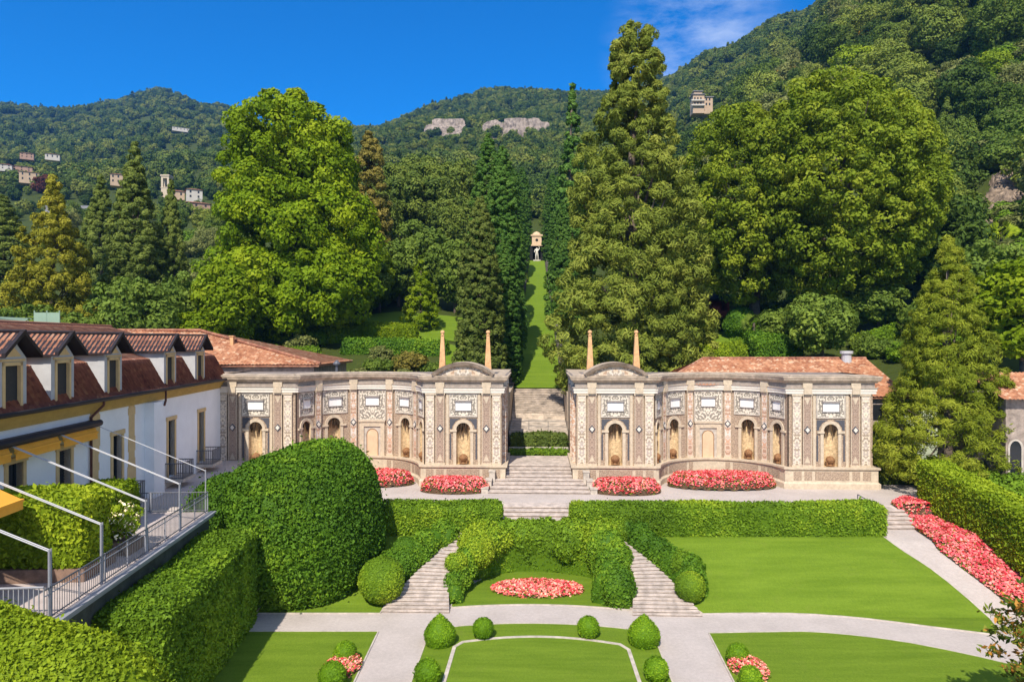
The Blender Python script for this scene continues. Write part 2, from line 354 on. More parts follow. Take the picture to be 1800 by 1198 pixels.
class MB:
    def __init__(s, uv=False): s.V = []; s.F = []; s.T = []; s.M = []; s.mi = 0
    def add(s, vs_, fs, uv=None):
        b = len(s.V); s.V += [tuple(v) for v in vs_]; s.F += [tuple(b+i for i in f) for f in fs]; s.M += [s.mi]*len(fs)
        s.T += list(uv) if uv is not None else [(v[0], v[2]) for v in vs_]
    def box(s, x0, x1, y0, y1, z0, z1, f=None):
        vs_ = [(x, y, z) for z in (z0, z1) for x, y in ((x0, y0), (x1, y0), (x1, y1), (x0, y1))]
        if f: vs_ = [f(*v) for v in vs_]
        s.add(vs_, [(3, 2, 1, 0), (4, 5, 6, 7), (0, 1, 5, 4), (1, 2, 6, 5), (2, 3, 7, 6), (3, 0, 4, 7)])
    def prism(s, poly, z0, z1):
        n = len(poly); p = list(poly)
        if sum(p[i][0]*p[(i+1) % n][1]-p[(i+1) % n][0]*p[i][1] for i in range(n)) < 0: p = p[::-1]
        vs_ = [(x, y, z0) for x, y in p]+[(x, y, z1) for x, y in p]
        s.add(vs_, [tuple(range(n-1, -1, -1)), tuple(range(n, 2*n))]+[(i, (i+1) % n, (i+1) % n+n, i+n) for i in range(n)])
    def tube(s, p0, p1, r0, r1=None, n=6):
        r1 = r0 if r1 is None else r1
        a, b = Vector(p0), Vector(p1); d = (b-a)
        if d.length < 1e-6: return
        d.normalize(); e = d.orthogonal().normalized(); f = d.cross(e)
        vs_ = [tuple(c+(e*math.cos(2*math.pi*i/n)+f*math.sin(2*math.pi*i/n))*r) for c, r in ((a, r0), (b, r1)) for i in range(n)]
        s.add(vs_, [(i, (i+1) % n, (i+1) % n+n, i+n) for i in range(n)]+[tuple(range(n-1, -1, -1)), tuple(range(n, 2*n))])
    def lathe(s, c, prof, n=12):
        vs_ = []; fs = []
        for r, z in prof:
            for i in range(n): vs_.append((c[0]+r*math.cos(2*math.pi*i/n), c[1]+r*math.sin(2*math.pi*i/n), c[2]+z))
        for k in range(len(prof)-1):
            for i in range(n): fs.append((k*n+i, k*n+(i+1) % n, (k+1)*n+(i+1) % n, (k+1)*n+i))
        fs += [tuple(range(n-1, -1, -1)), tuple(range((len(prof)-1)*n, len(prof)*n))]
        s.add(vs_, fs)
    def build(s, name, mat, parent=None, smooth=False):
        return from_np(name, np.array(s.V), s.F, mat, parent, uv=np.array(s.T), smooth=smooth, mids=s.M if isinstance(mat, (list, tuple)) else None)
def sheet(name, poly, step, zoff, mat, zf=ground, parent=None):
    poly = [tuple(p) for p in poly]; n = len(poly)
    dense = []
    for i in range(n):
        a, b = np.array(poly[i]), np.array(poly[(i+1) % n]); k = max(1, int(np.hypot(*(b-a))/step))
        for t in range(k): dense.append(tuple(a+(b-a)*t/k))
    P = np.array(dense); x0, y0 = P.min(0); x1, y1 = P.max(0)
    gx, gy = np.meshgrid(np.arange(x0+step/2, x1, step), np.arange(y0+step/2, y1, step)); G = np.c_[gx.ravel(), gy.ravel()]
    ins = np.zeros(len(G), bool)
    for i in range(len(P)):
        xa, ya = P[i]; xb, yb = P[(i+1) % len(P)]
        c = ((ya > G[:, 1]) != (yb > G[:, 1])) & (G[:, 0] < (xb-xa)*(G[:, 1]-ya)/(yb-ya+1e-12)+xa); ins ^= c
    G = G[ins]
    pts = [Vector(p) for p in P]+[Vector(p) for p in G]
    vo, _, fo, *_ = delaunay_2d_cdt(pts, [], [list(range(len(P)))], 1, 1e-5)
    X = np.array([v.x for v in vo]); Y = np.array([v.y for v in vo]); Z = zf(X, Y)+zoff
    V = np.c_[X, Y, Z]
    return from_np(name, V, [tuple(f) for f in fo], mat, parent, uv=np.c_[X, Y]), dense
def edging(dense, parent, w=.07, h=.05, mat='stone', zf=ground):
    P = np.array(dense); n = len(P); T = np.roll(P, -1, 0)-np.roll(P, 1, 0); T /= np.linalg.norm(T, axis=1)[:, None]+1e-9
    N = np.c_[T[:, 1], -T[:, 0]]; a = P+N*w*.5; b = P-N*w*.5; z = zf(P[:, 0], P[:, 1])
    V = np.r_[np.c_[a, z-.05], np.c_[a, z+h], np.c_[b, z+h], np.c_[b, z-.05]]
    F = [(k*n+i, k*n+(i+1) % n, (k+1)*n+(i+1) % n, (k+1)*n+i) for k in range(3) for i in range(n)]
    return from_np('edging', V, F, M[mat], parent, uv=V[:, :2])
# smooth numpy noise
_rk = np.random.RandomState(5)
_K = _rk.randn(14, 3); _K /= np.linalg.norm(_K, axis=1)[:, None]; _PH = _rk.rand(14)*6.28
def lump(P, s):
    q = P @ (_K.T*s*(1+.35*np.arange(14)/14)) + _PH
    return np.sin(q).sum(1)/math.sqrt(14)
def leafquads(P, N, size, rng, asp=.55, tint=None):
    n = len(P); N = N/(np.linalg.norm(N, axis=1)[:, None]+1e-9)
    t = rng.randn(n, 3); t -= N*(t*N).sum(1)[:, None]; t /= np.linalg.norm(t, axis=1)[:, None]+1e-9
    b = np.cross(N, t); s = (size*(.65+.7*rng.rand(n)))[:, None]
    V = np.stack([P-t*s, P+b*s*asp, P+t*s, P-b*s*asp], 1).reshape(-1, 3)
    F = np.arange(4*n).reshape(n, 4)
    if tint is None: tint = rng.rand(n)
    return V, F, np.repeat(np.clip(tint, 0, 1), 4)
def grid_faces(nu, nv, wrap=False):
    i, j = np.meshgrid(np.arange(nu if wrap else nu-1), np.arange(nv-1), indexing='ij')
    a = i*nv+j; b = ((i+1) % nu)*nv+j
    return np.stack([a, b, b+1, a+1], -1).reshape(-1, 4)
def sample_surface(V, F, dens, rng):
    A_, B_, C_, D_ = V[F[:, 0]], V[F[:, 1]], V[F[:, 2]], V[F[:, 3]]
    n1 = np.cross(C_-A_, D_-B_); ar = .5*np.linalg.norm(n1, axis=1)
    n = int(ar.sum()*dens); k = rng.choice(len(F), n, p=ar/ar.sum())
    s, t = rng.rand(n, 1), rng.rand(n, 1)
    P = A_[k]*(1-s)*(1-t)+B_[k]*s*(1-t)+C_[k]*s*t+D_[k]*(1-s)*t
    return P, n1[k]/(np.linalg.norm(n1[k], axis=1)[:, None]+1e-9)
def leafy(name, V, F, mat, dens, size, seed, label=None, cat=None, group=None, parent=None, jit=.07, rough=.85, patch=.8, zmin=None):
    rng = np.random.RandomState(seed)
    P, N = sample_surface(V, F, dens*1.2, rng); sc_ = 1.0 if size > .06 else 2.2
    hol = np.clip((lump(P, 2.6*sc_)+.7*lump(P, 6.5*sc_)-.55)/1.1, 0, 1); k_ = rng.rand(len(P)) > .72*hol; P, N = P[k_], N[k_]
    P = P + N*(rng.rand(len(P), 1)-.2)*jit*2 + N*((rng.rand(len(P), 1) < .02)*rng.rand(len(P), 1))*jit*2.5
    size = size*(.7+.6*rng.rand(len(P))**2)
    tint = .45+.24*lump(P, patch)+.45*(rng.rand(len(P))-.5)+.14*lump(P, 3.1)
    LV, LF, LT = leafquads(P, N+rng.randn(len(P), 3)*rough, size, rng, .55, tint)
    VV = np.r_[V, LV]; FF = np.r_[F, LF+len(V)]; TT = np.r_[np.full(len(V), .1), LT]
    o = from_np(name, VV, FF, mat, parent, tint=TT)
    if label: tag(o, label, cat, group)
    return o
def rbox(cx, cy, z0, z1, sx, sy, rot=0, r=.25, step=.35, lumps=.08, lscale=1.1, flat=True):
    sx, sy, sz = sx/2, sy/2, (z1-z0)/2; vs_ = []; fs = []; b = 0
    for ax in range(3):
        for sg in (-1, 1):
            o1, o2 = [(1, 2), (0, 2), (0, 1)][ax]; S = (sx, sy, sz)
            n1 = max(2, int(2*S[o1]/step)+2); n2 = max(2, int(2*S[o2]/step)+2)
            g1, g2 = np.meshgrid(np.linspace(-S[o1], S[o1], n1), np.linspace(-S[o2], S[o2], n2), indexing='ij')
            P = np.zeros((n1*n2, 3)); P[:, ax] = sg*S[ax]; P[:, o1] = g1.ravel(); P[:, o2] = g2.ravel()
            f = grid_faces(n1, n2)
            if (sg > 0) == (ax == 1): f = f[:, ::-1]
            vs_.append(P); fs.append(f+b); b += len(P)
    P = np.concatenate(vs_); F = np.concatenate(fs)
    inn = np.clip(P, [-sx+r, -sy+r, -sz+r], [sx-r, sy-r, sz-r]) if min(sx, sy, sz) > r else np.clip(P, [-max(sx-r, 0), -max(sy-r, 0), -max(sz-r, 0)], [max(sx-r, 0), max(sy-r, 0), max(sz-r, 0)])
    d = P-inn; ln = np.linalg.norm(d, axis=1)[:, None]; P = inn+d/(ln+1e-9)*np.minimum(ln, r)
    c, s = math.cos(rot), math.sin(rot)
    Q = np.c_[cx+P[:, 0]*c-P[:, 1]*s, cy+P[:, 0]*s+P[:, 1]*c, P[:, 2]+(z0+z1)/2]
    dd = Q-np.array([cx, cy, (z0+z1)/2]); dd /= np.linalg.norm(dd, axis=1)[:, None]+1e-9
    return Q+dd*(lump(Q, lscale)*lumps)[:, None], F
def dome(cx, cy, z0, rx, ry, h, p=2.2, n=28, lumps=.1, lscale=1.0, rot=0, cone=0):
    th, ph = np.meshgrid(np.linspace(0, 2*math.pi, n*2+1)[:-1], np.linspace(-.25, math.pi/2, n), indexing='ij')
    def sp(x, e): return np.sign(x)*np.abs(x)**e
    e = 2/p; x = sp(np.cos(ph), e)*np.cos(th); y = sp(np.cos(ph), e)*np.sin(th); z = sp(np.sin(ph), e)
    if cone: k = np.clip(z, 0, 1); f = 1-cone*k; x = x*f; y = y*f
    x, y, z = x.ravel()*rx, y.ravel()*ry, z.ravel()*h
    c, s = math.cos(rot), math.sin(rot)
    V = np.c_[cx+x*c-y*s, cy+x*s+y*c, z0+z]
    D = np.c_[x/rx, y/ry, z/h]; D = np.c_[D[:, 0]*c-D[:, 1]*s, D[:, 0]*s+D[:, 1]*c, D[:, 2]]
    V = V+D/(np.linalg.norm(D, axis=1)[:, None]+1e-9)*(lump(V, lscale)*lumps)[:, None]
    return V, grid_faces(2*n, n, True)
def ball(c, r, rz=None, n=16, lumps=.02):
    th, ph = np.meshgrid(np.linspace(0, 2*math.pi, 2*n+1)[:-1], np.linspace(-1.5, 1.57, n), indexing='ij')
    D = np.c_[(np.cos(ph)*np.cos(th)).ravel(), (np.cos(ph)*np.sin(th)).ravel(), np.sin(ph).ravel()]
    V = np.array(c)+D*np.array([r, r, rz or r]); V = V+D*(lump(V, 3.0)*lumps)[:, None]
    return V, grid_faces(2*n, n, True)
def sweep(pts, ws, hs_, z0s, n=14, lumps=.1, p=2.6, lscale=1.3):
    pts = np.array(pts, float); k = len(pts); T = np.gradient(pts, axis=0); T /= np.linalg.norm(T, axis=1)[:, None]
    N = np.c_[T[:, 1], -T[:, 0]]
    t = np.linspace(-.2, math.pi+.2, n); e = 2/p
    a = np.sign(np.cos(t))*np.abs(np.cos(t))**e; b = np.sign(np.sin(t))*np.abs(np.sin(t))**e
    V = []
    ws = np.array(ws, float); hs_ = np.array(hs_, float)
    for i in range(k):
        f = 1.0 if 0 < i < k-1 else .55
        V.append(np.c_[pts[i, 0]+N[i, 0]*a*ws[i]/2*f, pts[i, 1]+N[i, 1]*a*ws[i]/2*f, z0s[i]+b*hs_[i]*(1 if f == 1 else .8)])
    V = np.array(V).reshape(-1, 3)
    # round end caps: pull extra rings in
    e0 = V[:n].copy(); c0 = np.r_[pts[0]-T[0]*ws[0]*.25, z0s[0]+hs_[0]*.4]; e1 = V[-n:].copy(); c1 = np.r_[pts[-1]+T[-1]*ws[-1]*.25, z0s[-1]+hs_[-1]*.4]
    V = np.r_[np.repeat(c0[None], n, 0), V, np.repeat(c1[None], n, 0)]
    cen = np.repeat(np.r_[pts[:1], pts, pts[-1:]], n, 0); D = V-np.c_[cen, np.repeat(np.r_[z0s[0], z0s, z0s[-1]], n)]
    V = V+D/(np.linalg.norm(D, axis=1)[:, None]+1e-9)*(lump(V, lscale)*lumps)[:, None]
    return V, grid_faces(k+2, n)[:, ::-1]
def spline(ctrl, n):
    c = np.array(ctrl, float); t = np.linspace(0, len(c)-1, n); out = []
    for x in t:
        i = min(int(x), len(c)-2); f = x-i
        p0, p1, p2, p3 = c[max(i-1, 0)], c[i], c[i+1], c[min(i+2, len(c)-1)]
        out.append(.5*((2*p1)+(-p0+p2)*f+(2*p0-5*p1+4*p2-p3)*f*f+(-p0+3*p1-3*p2+p3)*f**3))
    return np.array(out)

# ------------------------------------------------------------------ trees
def clump_leaves(Cn, Rd, per, leaf, rng, out=None, squash=.8, rough=.7, outb=.45, asp=.6):
    n = len(Cn)*per; k = np.repeat(np.arange(len(Cn)), per)
    D = rng.randn(n, 3)
    if out is not None: D = D/np.linalg.norm(D, axis=1)[:, None]+out[k]*outb
    D /= np.linalg.norm(D, axis=1)[:, None]+1e-9
    P = Cn[k]+D*np.array([1, 1, squash])*(Rd[k]*(.55+.45*rng.rand(n)**.5))[:, None]
    ct = rng.rand(len(Cn))
    tint = .5*ct[k]+.3*rng.rand(n)+.1+.12*lump(P, .45)
    return leafquads(P, D+rng.randn(n, 3)*rough*.6+np.array([0, 0, .25]), leaf, rng, asp, tint)
def crown_broad(rng, H, W, ncl, cr, per, leaf, zc=.56, hz=.46, lobes=.16, inner=.5, egg=0.0):
    D = rng.randn(ncl, 3); D /= np.linalg.norm(D, axis=1)[:, None]
    r = 1-inner*rng.rand(ncl)**2.2
    lo = 1+lobes*lump(D, 2.3)
    ax = np.array([W/2, W/2, H*hz])
    Cn = np.array([0, 0, H*zc])+D*ax*(r*lo)[:, None]*(1-cr/(W/2))
    if egg: f = 1-egg*np.clip((Cn[:, 2]/H-.45)*1.8, -1, 1); Cn[:, 0] *= f; Cn[:, 1] *= f
    Cn[:, 2] = np.maximum(Cn[:, 2], H*.04+cr*.4)
    Rd = cr*(.65+.7*rng.rand(ncl))
    V, F, T = clump_leaves(Cn, Rd, per, leaf, rng, D)
    return V, F, T, Cn
def crown_cone(rng, H, prof, ncl, cr, per, leaf, droop=.0, z0=.02, rough=.6, asp=.4, lob=.12):
    zs = np.linspace(z0, .985, 400); cw = np.cumsum(np.interp(zs, *prof)+.12*max(prof[1])); zz = np.interp(rng.rand(ncl), cw/cw[-1], zs)
    a = rng.rand(ncl)*6.283
    Rr = np.interp(zz, *prof)*(1+lob*lump(np.c_[np.cos(a)*1.5, np.sin(a)*1.5, zz*9], 1.6))
    rr = Rr*(1-.5*rng.rand(ncl)**2)
    Rd = cr*(.55+.7*rng.rand(ncl))*(.45+.55*np.clip(Rr/max(prof[1]), .1, 1))
    rr = np.maximum(rr-Rd*.7, 0)
    Cn = np.c_[np.cos(a)*rr, np.sin(a)*rr, zz*H-droop*rr]
    out = np.c_[np.cos(a), np.sin(a), np.full(ncl, .25)]
    V, F, T = clump_leaves(Cn, Rd, per, leaf, rng, out, .75, rough, .7, asp)
    return V, F, T, Cn
def wood_tubes(trunk_h, r, Cn, rng, nl=14, top=None, zstart=.25):
    m = MB(); ty = top or trunk_h
    pts = [(0, 0, -1.0), (rng.randn()*.1, rng.randn()*.1, ty*.35), (rng.randn()*.25, rng.randn()*.25, ty*.7), (0, 0, ty)]
    for i in range(3): m.tube(pts[i], pts[i+1], r*(1.15-.3*i), r*(.85-.3*i), 9)
    for k in rng.choice(len(Cn), min(nl, len(Cn)), replace=False):
        c = Cn[k]; s = (0, 0, max(ty*zstart, min(c[2]*.65, ty*.95))); md = (c[0]*.45, c[1]*.45, s[2]*.55+c[2]*.45)
        m.tube(s, md, r*.32, r*.2, 5); m.tube(md, tuple(c), r*.2, r*.06, 5)
    return m
def tree(name, label, loc, crown, leaf, trunk_r, th, rng, group=None, cat='tree', nl=14, zstart=.25):
    V, F, T, Cn = crown
    t = thing(name, label, cat, loc, group)
    wood_tubes(th, trunk_r, Cn, rng, nl, None, zstart).build('trunk', M['trunk'], None, True).parent = t
    o = from_np('crown', V, F, L[leaf], None, tint=T); o.parent = t
    return t
def copy_tree(src, loc, rz, sc, label):
    r = src.copy(); C.objects.link(r); r.location = loc; r.rotation_euler = (0, 0, rz); r.scale = sc; r['label'] = label; ORG[r.name] = loc
    for ch in src.children:
        c = ch.copy(); C.objects.link(c); c.parent = r
    return r
# ================================================================== ground, hillside, lawns, paths
gx = np.arange(-70, 70.1, .5); gy = np.arange(-60, 62.1, .4)
GX, GY = np.meshgrid(gx, gy, indexing='ij')
kind(from_np('ground', np.c_[GX.ravel(), GY.ravel(), ground(GX, GY).ravel()], grid_faces(len(gx), len(gy)), M['gravel'], smooth=True))
kind(from_np('far_ground', [(-3000, -3000, -2), (3000, -3000, -2), (3000, 55, -2), (-3000, 55, -2)], [(0, 1, 2, 3)], M['slope']))
hpx = np.r_[np.linspace(-1400, -100, 14), np.linspace(-60, 1860, 97), np.linspace(1900, 3200, 14)]
hy = np.exp(np.linspace(math.log(61), math.log(2300), 120))
HP, HYY = np.meshgrid(hpx, hy, indexing='ij'); HXX = (HP-900)/FPX*HYY
kind(from_np('hillside', np.c_[HXX.ravel(), HYY.ravel(), hill(HXX, HYY).ravel()], grid_faces(len(hpx), len(hy)), M['slope'], smooth=True))

def lawn(pxs, step=.6, smooth=None, zoff=.035):
    P = [gp(*p) for p in pxs]
    o, d = sheet('lawn', P, step, zoff, M['lawn']); kind(o); edging(d, o); return o
def sp(pts, n=10): return [tuple(p) for p in spline(pts, n)]
lawn([(1060, 936), (1240, 936), (1400, 936), (1500, 934), (1538, 932)] + sp([(1538, 932), (1584, 966), (1650, 1010), (1745, 1092), (1752, 1116)], 12)[1:] + sp([(1752, 1116), (1640, 1102), (1500, 1085), (1380, 1078), (1236, 1079)], 12)[1:] + [(1130, 1010)])
lawn(sp([(1246, 1113), (1350, 1111), (1450, 1112), (1600, 1130), (1770, 1166), (1850, 1190)], 16) + [(1850, 1320), (1352, 1320)])
lawn([(330, 1110), (665, 1110), (560, 1330), (200, 1330)])
lawn([(575, 930), (770, 930), (700, 1000), (668, 1078), (450, 1078)])
cx_ = lambda u, v: A(u, v)
def half_circle():
    p = [A(-4.75, 37.0)]+[A(-4.9*math.cos(t), 37.0+6.4*math.sin(t)) for t in np.linspace(.02, math.pi-.02, 20)]+[A(4.75, 37.0)]
    p += [A(x, 37.0-(.55*(1-(x/4.75)**2)*-1)) for x in np.linspace(4.5, -4.5, 12)]
    return p
hp = half_circle(); o, d = sheet('lawn', hp, .6, .035, M['lawn']); kind(o); edging(d, o)
# parterre in front of the stairs: gravel frame line between two turf areas
def par_top(x, v0, rise, w): return v0+rise*(1-(x/w)**2)
outer = [A(-5.55, 22), A(-5.55, 33.4), A(-4.5, 34.45)]+[A(x, par_top(x, 34.5, .55, 4.5)) for x in np.linspace(-4, 4, 13)]+[A(4.5, 34.45), A(5.55, 33.4), A(5.55, 22)]
o, d = sheet('lawn', outer, .6, .03, M['lawn']); kind(o); edging(d, o)
inner = [A(-4.25, 22), A(-4.1, 32.2), A(-3.75, 32.75)]+[A(x, par_top(x, 32.75, .7, 3.7)) for x in np.linspace(-3.5, 3.5, 13)]+[A(3.75, 32.75), A(4.1, 32.2), A(4.25, 22)]
Q = np.array(inner); ring = []
T = np.gradient(Q, axis=0); T /= np.linalg.norm(T, axis=1)[:, None]; N = np.c_[-T[:, 1], T[:, 0]]
a_, b_ = Q+N*.085, Q-N*.085
V = np.r_[np.c_[a_, np.full(len(Q), .0)], np.c_[a_, np.full(len(Q), .06)], np.c_[b_, np.full(len(Q), .06)], np.c_[b_, np.full(len(Q), .0)]]; n = len(Q)
kind(from_np('parterre_stone_line', V, [(k*n+i, k*n+i+1, (k+1)*n+i+1, (k+1)*n+i) for k in range(3) for i in range(n-1)], M['stone'], uv=V[:, :2]))

# ================================================================== stairs and the middle gap
V0 = 54.1
def AV(u, v, z): x, y = A(u, v); return (x, y, z)
m = MB()
for i in range(8):
    v = 51.3+i*.7; w = 3.85-.13*i if v < 53.6 else 2.6
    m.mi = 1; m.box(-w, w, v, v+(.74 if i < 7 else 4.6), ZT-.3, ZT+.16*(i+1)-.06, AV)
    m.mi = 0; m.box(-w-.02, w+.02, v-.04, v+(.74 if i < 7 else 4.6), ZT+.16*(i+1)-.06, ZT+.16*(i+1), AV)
st = tag(m.build('stone_stairs', [M['stair'], M['riser']]), 'broad pale stone staircase rising between the two mosaic wings', 'stairs', 'stone staircases of the garden')
for sg in (-1, 1):
    m = MB()
    for k, (v0, v1, w0, w1, zt) in enumerate(((51.3, 52.3, 3.85, 4.35, .35), (52.3, 53.2, 3.66, 4.1, .75), (53.2, 54.0, 3.45, 3.9, 1.25))):
        m.box(sg*w0, sg*w1, v0, v1, ZT-.2, ZT+zt, AV); m.box(sg*(w0-.04), sg*(w1+.04), v0-.04, v1-.02, ZT+zt, ZT+zt+.09, AV)
    m.build('cheek_wall', M['stone'], st)
m = MB()
for i in range(4):
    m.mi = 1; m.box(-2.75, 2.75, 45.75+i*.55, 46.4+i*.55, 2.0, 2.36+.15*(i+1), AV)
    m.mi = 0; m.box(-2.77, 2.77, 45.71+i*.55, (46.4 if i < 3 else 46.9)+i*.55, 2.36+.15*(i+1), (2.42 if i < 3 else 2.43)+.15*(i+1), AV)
tag(m.build('stone_stairs', [M['stair'], M['riser']]), 'short flight of four steps between the two long box hedges', 'stairs', 'stone staircases of the garden')
m = MB(); m.box(-6.2, 6.2, 44.75, 45.8, .2, 2.42, AV); m.box(-6.2, -4.4, 42.9, 44.75, .2, 2.42, AV); m.box(4.4, 6.2, 42.9, 44.75, .2, 2.42, AV)
kind(m.build('landing', M['stair']))
for sg, lab in ((-1, 'curved ramp of shallow steps on the left of the oval flower bed'), (1, 'curved ramp of shallow steps on the right of the oval flower bed')):
    inn = spline([(4.85, 36.25), (5.05, 37.6), (5.15, 39.0), (4.7, 40.6), (3.4, 42.95)], 23); out = spline([(8.5, 36.25), (7.85, 37.6), (7.05, 39.2), (5.95, 40.9), (4.7, 42.95)], 23)
    m = MB()
    for i in range(22):
        z = 2.42*(i+1)/22
        q = [(sg*inn[i][0], inn[i][1]), (sg*out[i][0], out[i][1]), (sg*out[i+1][0], out[i+1][1]+.03), (sg*inn[i+1][0], inn[i+1][1]+.03)]
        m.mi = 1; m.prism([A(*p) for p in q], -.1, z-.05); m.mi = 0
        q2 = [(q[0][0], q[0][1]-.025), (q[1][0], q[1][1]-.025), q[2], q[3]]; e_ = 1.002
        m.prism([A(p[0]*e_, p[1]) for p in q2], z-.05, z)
    tag(m.build('stone_stairs', [M['stair'], M['riser']]), lab, 'stairs', 'stone staircases of the garden')
m = MB()

for i in range(5):
    m.mi = 1; m.box(24.15, 26.6, 44.45+i*.45, 45.0+i*.45, 1.9, 2.17+.16*(i+1), lambda x, y, z: (x, y, z))
    m.mi = 0; m.box(24.13, 26.6, 44.42+i*.45, (45.0 if i < 4 else 45.9)+i*.45, 2.17+.16*(i+1), 2.23+.16*(i+1), lambda x, y, z: (x, y, z))
tag(m.build('stone_stairs', [M['stair'], M['riser']]), 'short pale steps at the right end of the long hedge', 'stairs', 'stone staircases of the garden')
m = MB(); p = [(23.9, 47.2, 2.9), (23.9, 47.2, 3.9), (24.05, 46.2, 3.75), (24.25, 44.6, 3.0), (24.25, 44.6, 2.2)]
for i in range(4): m.tube(p[i], p[i+1], .035, None, 6)
tag(m.build('handrail', M['iron']), 'thin iron handrail at the steps beside the right end of the long hedge', 'handrail')
# upper gap: trough hedges, platform, ramp
m = MB(); m.box(-2.7, 2.7, 62.05, 62.3, 3.5, 4.86, AV); tag(m.build('stone_kerb', M['stone']), 'low pale stone kerb between two strips of planting at the top of the main stairs', 'kerb')
V, F = rbox(*A(0, 63.2), 4.3, 5.95, 5.3, 1.2, -AX, .2, .3); leafy('hedge', V, F, L['cedar'], 90, .14, 11, 'low brownish green hedge filling the gap between the mosaic wings', 'hedge', 'clipped hedges')
V, F = rbox(*A(0, 61.6), 4.2, 4.72, 5.3, .7, -AX, .2, .3); leafy('plant_strip', V, F, L['hedge'], 90, .13, 12, 'strip of low green plants just above the main stairs', 'plants')
m = MB(); m.box(-2.75, 2.75, 63.9, 64.2, 3.5, 6.12, AV)
m.add([AV(-2.75, 64.2, 6.07), AV(2.75, 64.2, 6.07), AV(2.75, 71, 6.45), AV(-2.75, 71, 6.45)], [(0, 1, 2, 3)])
m.box(-2.75, 2.75, 71, 71.4, 5, 6.8, AV); m.box(-2.75, 2.75, 71.4, 71.6, 5, 6.95, AV)
for i in range(9):
    v = 71.6+i*.56; z = 6.95+.16*(i+1); m.mi = 1; m.box(-2.75, 2.75, v, v+.7, 5, z-.07, AV); m.mi = 0; m.box(-2.75, 2.75, v-.04, v+.7, z-.07, z, AV)
for i in range(4):
    v = 76.5+i*.4; z = 8.39+.165*(i+1); m.mi = 1; m.box(-2.75, 2.75, v, 78.0-i*.02, 5, z-.07, AV); m.mi = 0; m.box(-2.75, 2.75, v-.04, 78.05-i*.02, z-.07, z, AV)
plat = plain('upper_paving', (.47, .39, .31), .9, 0, .6, 1.3, .02)
kind(m.build('upper_terrace', [plat, M['riser']]))
m = MB()
for z in (6.5, 7.0): m.tube(AV(-2.7, 64.05, z), AV(2.7, 64.05, z), .018)
for u in np.linspace(-2.7, 2.7, 4): m.tube(AV(u, 64.05, 6.1), AV(u, 64.05, 7.0), .022)
tag(m.build('railing', M['iron']), 'thin iron railing along the platform between the mosaic wings', 'railing')
# grass avenue climbing the hill
def lawnz(v): return 9.04+(34.2-9.04)*(v-78)/92
vv = np.linspace(78, 171, 90); uu = np.linspace(-1, 1, 9); V = []
for v in vv:
    w = np.interp(v, [78, 170], [2.7, 1.9])
    for q in uu: V.append(AV(q*w, v, lawnz(v)+.12))
kind(from_np('grass_avenue', V, grid_faces(len(vv), len(uu)), M['lawn']))
for sg, lab in ((-1, 'dark stepped stone cascade edging the left of the grass avenue'), (1, 'dark stepped stone cascade edging the right of the grass avenue')):
    m = MB()
    for k in range(44):
        v = 77.4+k*2.0; w = np.interp(v, [78, 170], [2.75, 1.95]); z = lawnz(v)
        m.box(sg*w, sg*(w+.75), v, v+2.03, z-1.2, z+.75, AV)
        m.box(sg*(w-.08), sg*(w+.85), v-.05, v+.6, z+.75, z+.93, AV)
        m.lathe(AV(sg*(w+.35), v+.3, z+.93), [(.16, 0), (.10, .12), (.2, .34), (.12, .5), (.04, .56)], 7)
    tag(m.build('water_cascade', plain('mossy_stone_%d' % (sg+1), (.12, .105, .09), .9, 0, .5, 1.5)), lab, 'cascade', 'stepped cascades beside the grass avenue')

# ================================================================== mosaic wings
PED, ARC0, ARC1, FRI, TOP = 1.67, 7.36, 7.83, 8.2, 8.72
UC, RR = 14.285, 5.26
HALF = R(78)
def flat(uc, sg):
    return lambda a, h, d: AV(sg*(uc+a), V0-d, ZT+h)
def arcf(sg):
    vc = V0+4.2-RR
    return lambda a, h, d: AV(sg*(UC+(RR-d)*math.sin(a/RR)), vc+(RR-d)*math.cos(a/RR), ZT+h)
def mbox(m, f, a0, a1, h0, h1, d0, d1, ac=None, seg=None):
    ac = (a0+a1)/2 if ac is None else ac
    n = seg or max(1, int((a1-a0)/.35)); vs_ = []; uv = []
    for i in range(n+1):
        a = a0+(a1-a0)*i/n
        for h, d in ((h0, d0), (h0, d1), (h1, d1), (h1, d0)): vs_.append(f(a, h, d)); uv.append((a-ac, h))
    fs = [(4*i+j, 4*i+(j+1) % 4, 4*i+4+(j+1) % 4, 4*i+4+j) for i in range(n) for j in range(4)]+[(3, 2, 1, 0), (4*n, 4*n+1, 4*n+2, 4*n+3)]
    m.add(vs_, fs, uv)
def niche_wall(m, f, a0, a1, h0, h1, ac, w, hs):
    def quad(al, ar, hb, ht):
        n = max(1, int((ar-al)/.3))
        for i in range(n):
            x0, x1 = al+(ar-al)*i/n, al+(ar-al)*(i+1)/n
            m.add([f(x0, hb, 0), f(x1, hb, 0), f(x1, ht, 0), f(x0, ht, 0)], [(0, 1, 2, 3)], [(x0, hb), (x1, hb), (x1, ht), (x0, ht)])
    quad(a0, ac-w, h0, h1); quad(ac+w, a1, h0, h1)
    k = 12; ar = [(ac-w*math.cos(math.pi*i/k), hs+w*math.sin(math.pi*i/k)) for i in range(k+1)]
    for i in range(k):
        (xa, ha), (xb, hb) = ar[i], ar[i+1]
        m.add([f(xa, ha, 0), f(xb, hb, 0), f(xb, h1, 0), f(xa, h1, 0)], [(0, 1, 2, 3)], [(xa, ha), (xb, hb), (xb, h1), (xa, h1)])
